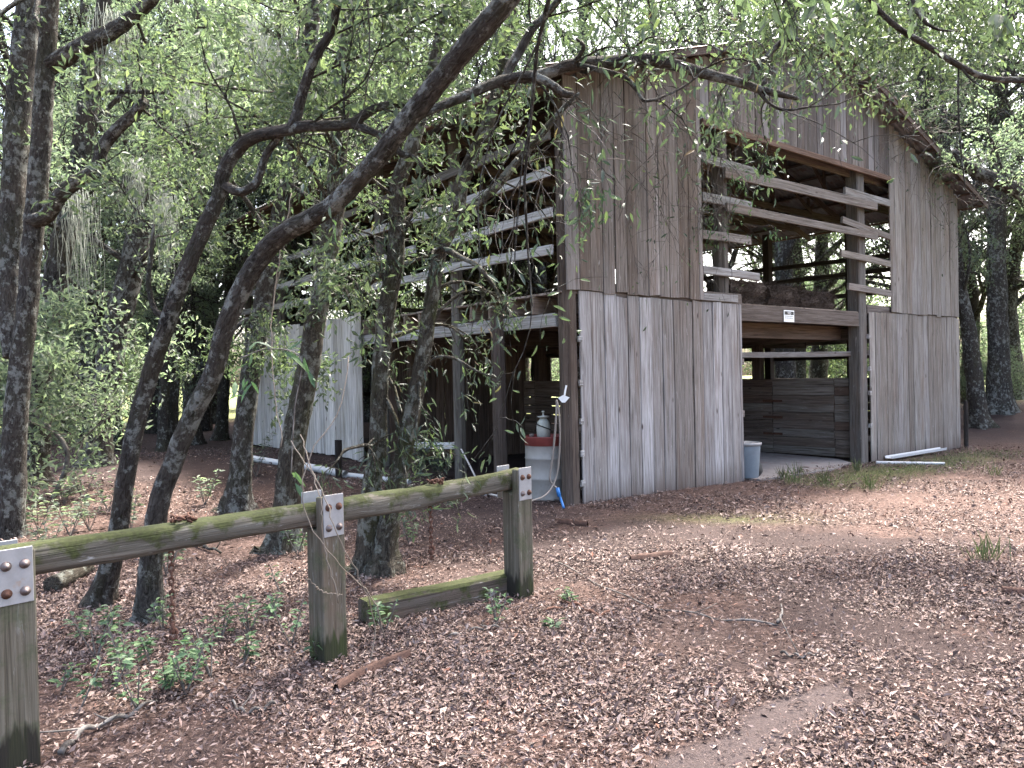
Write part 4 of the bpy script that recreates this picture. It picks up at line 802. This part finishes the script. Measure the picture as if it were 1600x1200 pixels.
for q_, (x_, y_, d_) in enumerate([(1180, -70, 8.6), (1300, -60, 9.2), (1060, -90, 8.2), (1420, -40, 9.6), (960, -80, 7.8), (1240, -120, 8.0), (1500, -60, 9)]):
    tp = at(x_, y_, d_); i = int(np.argmin(np.abs(P[:, 2] - (tp[2] + 1.2 + .25 * q_)))); Ps, Rs = T.stem([P[i], P[i] * .5 + tp * .5 + [0, 0, .5], tp], [.06, .04, .02], 14, 6)
    for w_ in range(4): T.branch(Ps[-1 - w_ * 2], (T.r.normal(0, .8), T.r.normal(0, .5), -.35), T.r.uniform(1.1, 1.9), .014, 2, .45, 0, 4)
sprout(T, P, R, [.7, .8, .9, .97], 1.8, 2, .2, .2, 4)
lv1 = T.leaves(20, .085, .42, False, .15, .09); T.tw = []
tips = [(at(x, y, d), at(x + dx, y + dy, d - .05)) for x, y, d, dx, dy in ((1215, -5, 4, -8, 20), (1232, 0, 4, 6, 30), (1222, 15, 4, 4, 34), (1290, -8, 4.1, 3, 24), (1275, -10, 4.1, -6, 20), (1160, -14, 4, 4, 14), (1560, 20, 4.2, -6, 26), (1575, 30, 4.2, 10, 20), (1552, 40, 4.2, 0, 20), (1340, -12, 4.2, 8, 22), (1430, -10, 4.2, 2, 20))]
A = np.array([t[0] for t in tips]); B = np.array([t[1] for t in tips]); lv2 = twig_leaves(A, B - A, .1, 7, .115, .40, T.r, True, .8, .02)
V = np.vstack([lv1[0], lv2[0]]); T3 = np.vstack([lv1[1], lv2[1] + len(lv1[0])])
T.build('oak_tree', g, 'oak whose thin curved limb and glossy leaves hang in at the upper right', BARKD, LEAF, (V, T3))

# forest copies
def gen_tree(seed, H, lo, spread, nl, m, size, bark, leaf, name, sub=5):
    T = Tree(seed); r = T.r; ln = r.normal(0, .06 * H, 2)
    Pt = [np.array([0, 0, -.3]), np.array([r.normal(0, .15), r.normal(0, .15), H * .25]), np.array([ln[0] * .4, ln[1] * .4, H * .55]), np.array([ln[0], ln[1], H])]
    r0 = H * r.uniform(.012, .02); P, R = T.stem(Pt, [r0 * 1.25, r0, r0 * .85, r0 * .6, r0 * .15], 22, 9)
    for q in range(nl):
        t = lo + (1 - lo) * (q + r.random()) / nl; i = min(int(t * (len(P) - 1)), len(P) - 2); az = q * 2.4 + r.normal(0, .3); el = r.uniform(-.05, .65)
        d = np.array([math.cos(az) * math.cos(el), math.sin(az) * math.cos(el), math.sin(el)])
        T.branch(P[i], d, spread * (1.15 - .65 * ((t - lo) / (1 - lo)) ** 2) * r.uniform(.7, 1.15), R[i] * .42, 2, .22, .2, sub)
    lv = T.leaves(m, size, .42, False, .15, .11); tm = T.tb.mesh('trunk', True); tm.materials.append(bark); cm = mesh_np('crown', lv[0], [lv[1]]); cm.materials.append(leaf); return tm, cm
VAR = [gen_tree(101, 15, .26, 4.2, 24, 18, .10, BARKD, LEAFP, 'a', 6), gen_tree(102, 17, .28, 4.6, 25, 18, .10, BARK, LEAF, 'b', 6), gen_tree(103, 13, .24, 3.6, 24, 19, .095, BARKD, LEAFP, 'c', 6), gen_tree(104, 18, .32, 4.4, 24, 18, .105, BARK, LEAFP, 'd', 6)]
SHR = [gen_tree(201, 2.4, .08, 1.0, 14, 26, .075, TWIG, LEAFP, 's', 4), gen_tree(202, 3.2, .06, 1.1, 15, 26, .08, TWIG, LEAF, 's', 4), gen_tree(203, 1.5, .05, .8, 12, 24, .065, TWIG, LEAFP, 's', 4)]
def place(var, x, y, sc, rz, name, label, cat, group):
    t = empty(name, (x, y, float(terrain(x, y)) - .02), rz); t.scale = (sc, sc, sc); tag(t, label, cat, group)
    link('trunk', var[0], None, t); link('crown', var[1], None, t); return t
r = np.random.default_rng(5)
def in_barn(x, y, m=1.8):
    X, Y = w2b(x, y); return -m < X < W_ + m and -m < Y < L_ + m
spots = []; tries = 0
def zone(x, y):
    if in_barn(x, y, 2.6): return None
    X, Y = w2b(x, y)
    if y > 17 and -.9 < x / y < .95:
        if W_ < X < W_ + 6: return None
        return 'right' if x / y > .52 else ('back' if x / y > -.2 else 'left')
    if x < -6 and 9 < y <= 17 and x / y < -.42: return 'left'
    return None
LAB = dict(left='tall leafy oak in the wood left of the barn', back='tall leafy oak in the wood behind the barn', right='tall leafy oak in the wood right of the barn')
cnt = dict(left=4, back=4, right=5)
while sum(cnt.values()) > 0 and tries < 20000:
    tries += 1; d_ = 13 + 20 * r.random() ** .9; a_ = r.uniform(-.95, .85); x, y = d_ * math.sin(a_), d_ * math.cos(a_)
    z_ = zone(x, y)
    if z_ is None: continue
    if any((x - p) ** 2 + (y - q) ** 2 < (2.9 if d_ < 22 else 3.3) ** 2 for p, q, _ in spots): continue
    if cnt[z_] <= 0: continue
    cnt[z_] -= 1; spots.append((x, y, z_))
for X, Y in ((-2.5, 15), (0.5, 16.5), (3.5, 15.2), (6.5, 17), (9.5, 15.5), (12.5, 16.5), (2, 20), (5.2, 21), (8.5, 20.5), (22.5, 9.5), (24, 4.5), (5, 13.6), (8, 13.4), (11, 13.2), (1.8, 13.5), (15, 19), (14.8, 10.5), (16.2, 7), (18.5, 3.2), (14.2, 14.5), (17.5, 10.5)):
    P = b2w(X, Y); spots.append((P[0], P[1], 'back'))
NB = len(spots) - 21
ADJ = ['pale leaved slim', 'darker green broad', 'shorter bushy pale', 'tall high crowned']
for k, (x, y, z_) in enumerate(spots):
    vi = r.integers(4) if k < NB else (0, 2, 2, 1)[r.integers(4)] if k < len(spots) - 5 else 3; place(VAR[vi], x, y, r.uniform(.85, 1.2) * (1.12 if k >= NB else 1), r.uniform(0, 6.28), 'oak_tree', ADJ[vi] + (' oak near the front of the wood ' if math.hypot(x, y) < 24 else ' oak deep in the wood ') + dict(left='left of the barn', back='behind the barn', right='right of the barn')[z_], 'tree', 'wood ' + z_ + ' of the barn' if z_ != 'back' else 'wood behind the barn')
SL_ = dict(left='pale green understory shrub in the wood left of the barn', back='green understory shrub seen beyond the barn', right='green understory shrub in the wood right of the barn')
sspots = []; tries = 0
scnt = dict(left=12, back=8, right=3)
while sum(scnt.values()) > 0 and tries < 20000:
    tries += 1; d_ = 11 + 22 * r.random(); a_ = r.uniform(-.75, .72); x, y = d_ * math.sin(a_), d_ * math.cos(a_); z_ = zone(x, y)
    if z_ is None and not (x < -5.5 and 8 < y < 16 and x / y < -.45): continue
    if z_ == 'right' and y < 20: continue
    z_ = z_ or 'left'
    if (x + 5) ** 2 / 9 + (y - 13) ** 2 / 9 < 1: continue
    if any((x - p) ** 2 + (y - q) ** 2 < 1.1 ** 2 for p, q, _ in sspots): continue
    if scnt[z_] <= 0: continue
    scnt[z_] -= 1; sspots.append((x, y, z_))
fr = 0
while fr < 40:
    d_ = r.uniform(35, 46); a_ = r.uniform(-.72, .72); x, y = d_ * math.sin(a_), d_ * math.cos(a_); fr += 1
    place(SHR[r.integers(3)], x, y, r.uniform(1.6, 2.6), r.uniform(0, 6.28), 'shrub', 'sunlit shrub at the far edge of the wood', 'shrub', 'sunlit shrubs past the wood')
for x, y, z_ in sspots: place(SHR[r.integers(3)], x, y, r.uniform(.8, 1.5), r.uniform(0, 6.28), 'shrub', SL_[z_], 'shrub', 'understory ' + z_)

# ------------------------------------------------------------------ ground litter, plants
def scatter(N_, ymin, ymax, pw=1.0):
    y = ymin + (ymax - ymin) * r.random(N_) ** pw; x = y * r.uniform(-.76, .76, N_) ; return x, y
def litter(N_, ymin, ymax, size, pw, fine=False):
    x, y = scatter(N_, ymin, ymax, pw); dm = dirt_mask(x, y); sm = sand_mask(x, y); X, Y = w2b(x, y)
    if fine: dm = dm * .25; sm = sm * .7
    keep = (r.random(N_) > np.clip(dm * .85, 0, .93)) & (r.random(N_) > sm * .97) & ~((X > .1) & (Y > -.02) & (X < W_) & (Y < L_)) & (r.random(N_) < .14 + .86 * np.clip(.5 + bumpy(x * 1.1, y * 1.1) * .55 + .25 * bumpy(x * 3.1 + 5, y * 3.1), 0, 1))
    x, y = x[keep], y[keep]; n_ = len(x); D = r.normal(0, 1, (n_, 3)); D[:, 2] = r.normal(.08, .38, n_); P = np.column_stack([x, y, terrain(x, y) + r.uniform(.003, .03, n_)])
    return leaf_geo(P, D, size * np.clip(r.lognormal(-.12, .42, n_), .3, 2.2), r.uniform(.2, .55, (n_, 1)), r, False, 2.2)
for args, lab in (((380000, 1.9, 7.0, .027, .8), 'dry brown and pinkish fallen leaves in the foreground'), ((170000, 6.5, 17, .037, .9), 'dry fallen leaves farther out before the barn'), ((200000, 2.0, 10, .014, .75, True), 'fine crumbled leaf bits on the open ground')):
    V, T3 = litter(*args); o = link('leaf_litter', mesh_np('leaf_litter', V, [T3]), LITTER); tag(o, lab, 'leaf litter', None, 'stuff')
# sticks and bark on the ground
def stick(pts, d0, d1, label, mat=TWIG, name='fallen_branch', lift=.01, forks=0, cat='branch', flat=False):
    P = np.array([ground_at(*p) for p in pts]); P[:, 2] += lift + d0 / 2; mb = MB(); P = spline(P, 22); P[:, 2] += .012 * np.sin(np.arange(22) * 1.1); R_ = np.linspace(d0, d1, 22) / 2; tube(mb, P, R_, 7, True, .08, r)
    for q in range(forks):
        i = r.integers(4, 20); d = r.normal(0, 1, 3); d[2] = abs(d[2]) * .35; tube(mb, [P[i], P[i] + d * .07, P[i] + d * .13 + [0, 0, .01]], [R_[i] * .6, R_[i] * .45, .002], 5)
    o = link(name, mb.mesh(name, True), mat); tag(o, label, cat); return o
stick([(868, 880), (930, 912), (1000, 945), (1080, 962), (1140, 972), (1215, 978)], .010, .014, 'long thin curved stick lying on open ground before the barn', forks=3)
stick([(1215, 978), (1222, 962), (1220, 948)], .018, .008, 'short twig upright at the end of the long stick', forks=0)
stick([(850, 960), (900, 950), (930, 965), (960, 962)], .02, .03, 'crooked brown stick left of the long curved stick', RUST, forks=3)
stick([(95, 1185), (130, 1150), (190, 1128), (245, 1100)], .03, .014, 'grey fallen branch behind the left post', forks=3)
stick([(430, 1105), (385, 1118), (360, 1100)], .02, .01, 'short twig in the leaves below the left rail', forks=1)
stick([(280, 850), (310, 856), (345, 868)], .05, .02, 'dark fallen branch under the left rail', BARKD, forks=2)
stick([(1220, 1025), (1255, 1030), (1290, 1020)], .016, .01, 'short twig on bare soil at the right', forks=1)
stick([(700, 1000), (760, 985), (820, 990)], .018, .008, 'pale twig before the mossy ground timber', forks=3)
def bark_piece(pts, wd, label):
    P = np.array([ground_at(*p) for p in pts]); P = spline(P, 14); T_ = unit(np.gradient(P, axis=0)); S = unit(np.cross(T_, [0, 0, 1])); mb = MB(); V = []; wv = wd * (.55 + .45 * np.sin(np.linspace(.3, 2.8, 14))) * r.uniform(.75, 1.2, 14)
    for q in range(14):
        for u in np.linspace(-1, 1, 6): V.append(P[q] + S[q] * u * wv[q] / 2 + np.array([0, 0, .022 + .035 * (1 - u * u) + r.normal(0, .004)]))
    i = np.arange(13)[:, None] * 6 + np.arange(5)[None]; mb.add(V, np.stack([i, i + 1, i + 7, i + 6], -1).reshape(-1, 4)); V2 = np.array(V) - [0, 0, .014]; mb.add(V2, np.stack([i, i + 6, i + 7, i + 1], -1).reshape(-1, 4))
    o = link('bark_piece', mb.mesh('bark_piece', True), REDBARK); tag(o, label, 'bark')
bark_piece([(525, 1085), (560, 1062), (600, 1045), (640, 1030)], .05, 'long red brown strip of bark in the foreground leaves')
bark_piece([(985, 878), (1015, 874), (1050, 870)], .07, 'dark red bark slab on the bare soil before the barn')
bark_piece([(868, 818), (895, 820), (918, 823)], .06, 'pale tan wood strip near the barn corner')
bark_piece([(1565, 928), (1585, 930), (1605, 932)], .06, 'red bark piece at the right edge')
# mossy log far left
P = np.array([ground_at(*p) for p in ((82, 928), (105, 915), (138, 896))]); P[:, 2] += .06; mb = MB(); tube(mb, spline(P, 14), np.linspace(.075, .055, 14), 12, True, .08, r); o = link('fallen_log', mb.mesh('fallen_log', True), BARKM); tag(o, 'short mossy log on the leaves left of the leaning oak', 'log')
# seedlings
def seedling(px_, py_, h, ns, m, size, label, mat=LEAFB, asp=.45, grp='seedlings by the hitching rail'):
    g = ground_at(px_, py_); mb = MB(); LV = []; n0 = 0; VV = []; TT = []
    for q in range(ns):
        az = r.uniform(0, 6.28); ln_ = h * r.uniform(.6, 1.1); d = np.array([math.cos(az) * .45, math.sin(az) * .45, 1.0]); P = np.array([g * 0, d * ln_ * .5, d * ln_ * .9 + [0, 0, .02]]); P = spline(P, 7); tube(mb, P, np.linspace(.005, .002, 7), 4)
        k = m; u = r.uniform(.3, 1.0, k); B_ = np.array([np.interp(u, np.linspace(0, 1, 7), P[:, c]) for c in range(3)]).T; aa = r.uniform(0, 6.28, k); D = np.column_stack([np.cos(aa), np.sin(aa), r.uniform(-.15, .5, k)])
        V, T3 = leaf_geo(B_ + D * .015, D, size * r.uniform(.6, 1.2, k), asp, r, True, 3.0); VV.append(V); TT.append(T3 + n0); n0 += len(V)
    t = empty('seedling', g); tag(t, label, 'plant', grp); link('stem', mb.mesh('stem'), TWIG, t); link('foliage', mesh_np('foliage', np.vstack(VV), [np.vstack(TT)]), mat, t)
L1 = 'leafy oak seedling in the leaf litter behind the left rail'
for a in [(95, 1085), (125, 1110), (150, 1030), (175, 985), (205, 1060), (235, 1040), (262, 1080), (290, 1085), (300, 1050), (255, 985), (330, 1060), (215, 1110), (345, 1000), (390, 990), (420, 965), (455, 1010), (440, 930), (380, 1040), (130, 1000), (180, 1075)]:
    seedling(a[0], a[1], r.uniform(.14, .34), r.integers(2, 5), r.integers(9, 16), .055, L1)
for a in [(100, 790), (140, 830), (110, 840), (170, 800), (75, 870), (130, 780), (205, 830), (260, 900), (320, 790), (60, 830)]: seedling(a[0], a[1], r.uniform(.3, .6), 5, 20, .07, 'low pale seedling on the wood floor behind the left rail', LEAFP)
seedling(775, 975, .2, 4, 12, .05, 'bright sprout beside the right end of the ground timber', grp=None); seedling(600, 990, .2, 4, 12, .05, 'sprout at the dark left end of the ground timber', grp=None); seedling(640, 850, .26, 4, 12, .06, 'sprout under the right rail between posts', grp=None)
seedling(890, 945, .12, 4, 10, .05, 'low sprout right of the right post', grp=None); seedling(500, 1035, .12, 3, 10, .05, 'low sprout at the foot of the middle post', grp=None); seedling(865, 985, .06, 3, 6, .06, 'tiny pale sprout on the leaves before the right post', grp=None); seedling(465, 868, .3, 4, 14, .06, 'sprout at the foot of the mossy trunked tree', grp=None)
seedling(655, 745, .55, 8, 26, .10, 'bluish green bush behind the rail at the side stall', LEAFN, .28, None); seedling(690, 750, .5, 7, 24, .10, 'dark green bush right of the bluish one by the side stall', LEAFN, .28, None); seedling(400, 745, .7, 8, 22, .09, 'leafy bush beside the upright lichen spotted oak', LEAFN, .35, None)
# grass tufts
def tuft(px_, py_, h, k, label):
    g = ground_at(px_, py_); P = np.column_stack([r.normal(0, .05, k), r.normal(0, .05, k), np.zeros(k)]); D = np.column_stack([r.normal(0, .32, k), r.normal(0, .32, k), np.ones(k)]); V, T3 = leaf_geo(P, D, h * r.uniform(.4, 1.15, k), .02, r)
    o = link('grass_tuft', mesh_np('grass_tuft', V, [T3]), GRASSM, None, g); tag(o, label, 'grass', 'grass tufts along the barn front')
for k, a in enumerate([(1225, 752), (1238, 758), (1290, 758), (1338, 738), (1362, 768), (1552, 745), (1248, 745), (1540, 880)]): tuft(a[0], a[1], .27, 34, ['fuller green grass tuft at the slab edge', 'second green grass tuft close to the fuller one', 'sparse grass tuft between the slab and the gutter pieces', 'grass tuft at the stall gate foot', 'tall thin grass tuft before the gutter pieces', 'grass tuft standing alone at the far right', 'thin grass tuft behind the fuller one on the slab edge', 'low grass tuft on the pale leaves at the right'][k])
N_ = 2600; X = r.uniform(3.8, 11.5, N_); Y = -.95 + r.normal(0, .38, N_); P = np.array([b2w(a, b) for a, b in zip(X, Y)]); P[:, 2] = terrain(P[:, 0], P[:, 1]); D = np.column_stack([r.normal(0, .6, N_), r.normal(0, .6, N_), np.ones(N_)])
V, T3 = leaf_geo(P, D, r.uniform(.04, .11, N_), .05, r); o = link('short_grass', mesh_np('short_grass', V, [T3]), GRASSM); tag(o, 'thin short grass strip before the barn front', 'grass', None, 'stuff')

# ------------------------------------------------------------------ vines and moss
def vine_mass(name, label, starts, dirs, Ls, rr, leafmat, m, size, mat=TWIG, sub=4, lvl=1, droop=.5, asp=.28, curl=.5):
    T = Tree(len(label)); 
    for p, d, l_ in zip(starts, dirs, Ls): T.branch(p, d, l_, rr, lvl, droop, 0, sub, None, curl)
    c = np.mean(starts, 0); T.build(name, c, label, mat, leafmat, T.leaves(m, size, asp, True, .4, .04) if m else None, 'vine', None, 'stem')['k'] = 1
    for o_ in COL.objects[-2:]:
        if o_.name.startswith(('stem', 'crown')): o_['kind'] = 'stuff'
def onfront(x0, x1, y0, y1, n_, dd): return [at(r.uniform(x0, x1), r.uniform(y0, y1), d0) for d0 in r.uniform(*dd, n_)]
S = [b2w(r.uniform(.1, 3.0), r.uniform(-.4, -.1), r.uniform(4.0, 5.7)) for _ in range(52)]; vine_mass('hanging_vine', 'tangle of dead twigs and green sprigs hanging over the left front wall', S, [(r.normal(0, .7), r.normal(0, .3), -1) for _ in S], r.uniform(.5, 1.5, len(S)), .006, LEAFN, 1, .085)
S = [b2w(X_, r.uniform(-.7, -.1), roof_z(X_) + r.uniform(-.55, .25)) for X_ in r.uniform(4.2, 11.9, 85)]; vine_mass('gable_vine', 'grey twiggy dead vine tangle spread over the gable and roof edge', S, [(r.normal(0, 1), r.normal(0, .5), r.normal(.1, .5)) for _ in S], r.uniform(.6, 1.5, len(S)), .009, LEAFN, 1, .065, sub=5)
S = [b2w(r.uniform(9.5, 11.6), r.uniform(-.4, -.15), r.uniform(4.8, 5.3)) for _ in range(6)]; vine_mass('corner_vine', 'bare twigs hanging under the right roof edge', S, [(r.normal(0, .5), 0, -.6) for _ in S], r.uniform(.5, 1.1, len(S)), .006, LEAFN, 1, .07)
S = [b2w(r.uniform(2.6, 3.6), r.uniform(-.45, -.15), r.uniform(3.6, 5.2)) for _ in range(11)]; vine_mass('leafy_spray', 'bright green leafy sprays at the right edge of the upper left wall', S, [(r.normal(.3, .5), 0, -.3) for _ in S], r.uniform(.4, .8, len(S)), .005, LEAFB, 5, .085)
LB = spline(px([(740, 322, 6.05), (775, 292, 6), (815, 245, 5.95), (852, 202, 5.9), (880, 170, 5.85)]), 20); S = [LB[q] for q in r.integers(0, 20, 7)]; vine_mass('hanging_vine', 'drooping twigs and narrow leaves before the upper barn side', S, [(r.normal(.2, .6), r.normal(0, .3), -.8) for _ in S], r.uniform(.4, .9, len(S)), .005, LEAFN, 2, .09)
S = [b2w(r.uniform(.1, .5), -.15, r.uniform(3.7, 4.2)) for _ in range(3)]; vine_mass('leafy_spray', 'small green spray hanging at the left edge of the upper front wall', S, [(0, 0, -1)] * 3, [.5, .4, .5], .004, LEAFB, 7, .10)
# thin vine tendrils at the middle post
mb = MB()
for pts in ([(545, 560, 4.6), (530, 640, 4.4), (480, 720, 4.2), (478, 800, 4.15), (520, 870, 4.15), (560, 910, 4.3), (590, 950, 4.4), (600, 1000, 4.5)], [(455, 690, 4.3), (500, 760, 4.2), (525, 830, 4.1), (560, 900, 4.2), (585, 970, 4.35), (580, 1040, 4.3)], [(480, 905, 4.1), (505, 925, 4.15), (535, 930, 4.2)], [(440, 700, 4.5), (425, 560, 4.6), (430, 450, 4.7), (455, 300, 4.7)], [(470, 680, 4.4), (500, 780, 4.1), (506, 850, 4.08), (530, 940, 4.1)]):
    tube(mb, spline(px(pts), 34) + r.normal(0, .004, (34, 3)), .0033, 5)
o = link('vine_tendrils', mb.mesh('vine_tendrils', True), simple('pale_vine', (.17, .14, .11), .8, 0, .2, .2, 12)); tag(o, 'thin pale vine tendrils drooping over the middle post', 'vine')
T = Tree(77); T.tw = [(at(x, y, 4.5), at(x + dx, y + dy, 4.5)) for x, y, dx, dy in ((380, 540, 22, 28), (420, 545, 30, 6), (440, 540, 30, 14), (390, 570, -6, 30), (370, 590, 12, 40), (470, 560, 18, 20), (455, 730, 8, 30), (520, 330, 10, 20))]
A = np.array([t[0] for t in T.tw]); B = np.array([t[1] for t in T.tw]); tube(T.tb, spline([at(375, 560, 4.5), at(420, 545, 4.5), at(470, 560, 4.5), at(460, 640, 4.5), at(455, 740, 4.5)], 20), .004, 5)
V, T3 = twig_leaves(A, B - A, .1, 3, .115, .26, T.r, True, .3, .02); T.build('greenbrier', np.mean(A, 0), 'bright long leaved climber hanging before the mossy trunked tree', TWIG, LEAFB, (V, T3), 'vine', None, 'stem')
# spanish moss
def moss(px_, py_, d_, ln_, k, label):
    g = at(px_, py_, d_); mb = MB()
    for q in range(k):
        n_ = 7; L0 = ln_ * r.uniform(.4, 1.1); P = np.zeros((n_, 3)); P[:, 2] = -np.linspace(0, L0, n_); P[:, :2] = np.cumsum(r.normal(0, .02, (n_, 2)), 0) + r.normal(0, .09, 2); tube(mb, P, np.linspace(.0028, .0012, n_), 3, False)
    o = link('hanging_moss', mb.mesh('hanging_moss'), MOSSM, None, g); tag(o, label, 'moss', 'grey hanging moss'); 
for a in [(288, 130), (345, 150), (335, 90), (300, 160), (210, 250), (180, 20), (150, 60), (390, 30), (425, 60), (260, 300), (120, 300)]: moss(a[0], a[1], r.uniform(7, 12), r.uniform(.5, 1.1), 70, 'grey strand clump of hanging moss in the upper left foliage')
mb = MB(); P = ground_at(52, 1192); a = np.linspace(0, 6.28, 9)[:-1]; mb.add(np.vstack([np.column_stack([.03 * np.cos(a), .018 * np.sin(a), .012 + 0 * a]), [[0, 0, .02]]]), None, [(q, (q + 1) % 8, 8) for q in range(8)]); o = link('yellow_leaf', mb.mesh('yellow_leaf'), YELL, None, P); tag(o, 'small yellow fallen leaf at the left post foot', 'leaf')
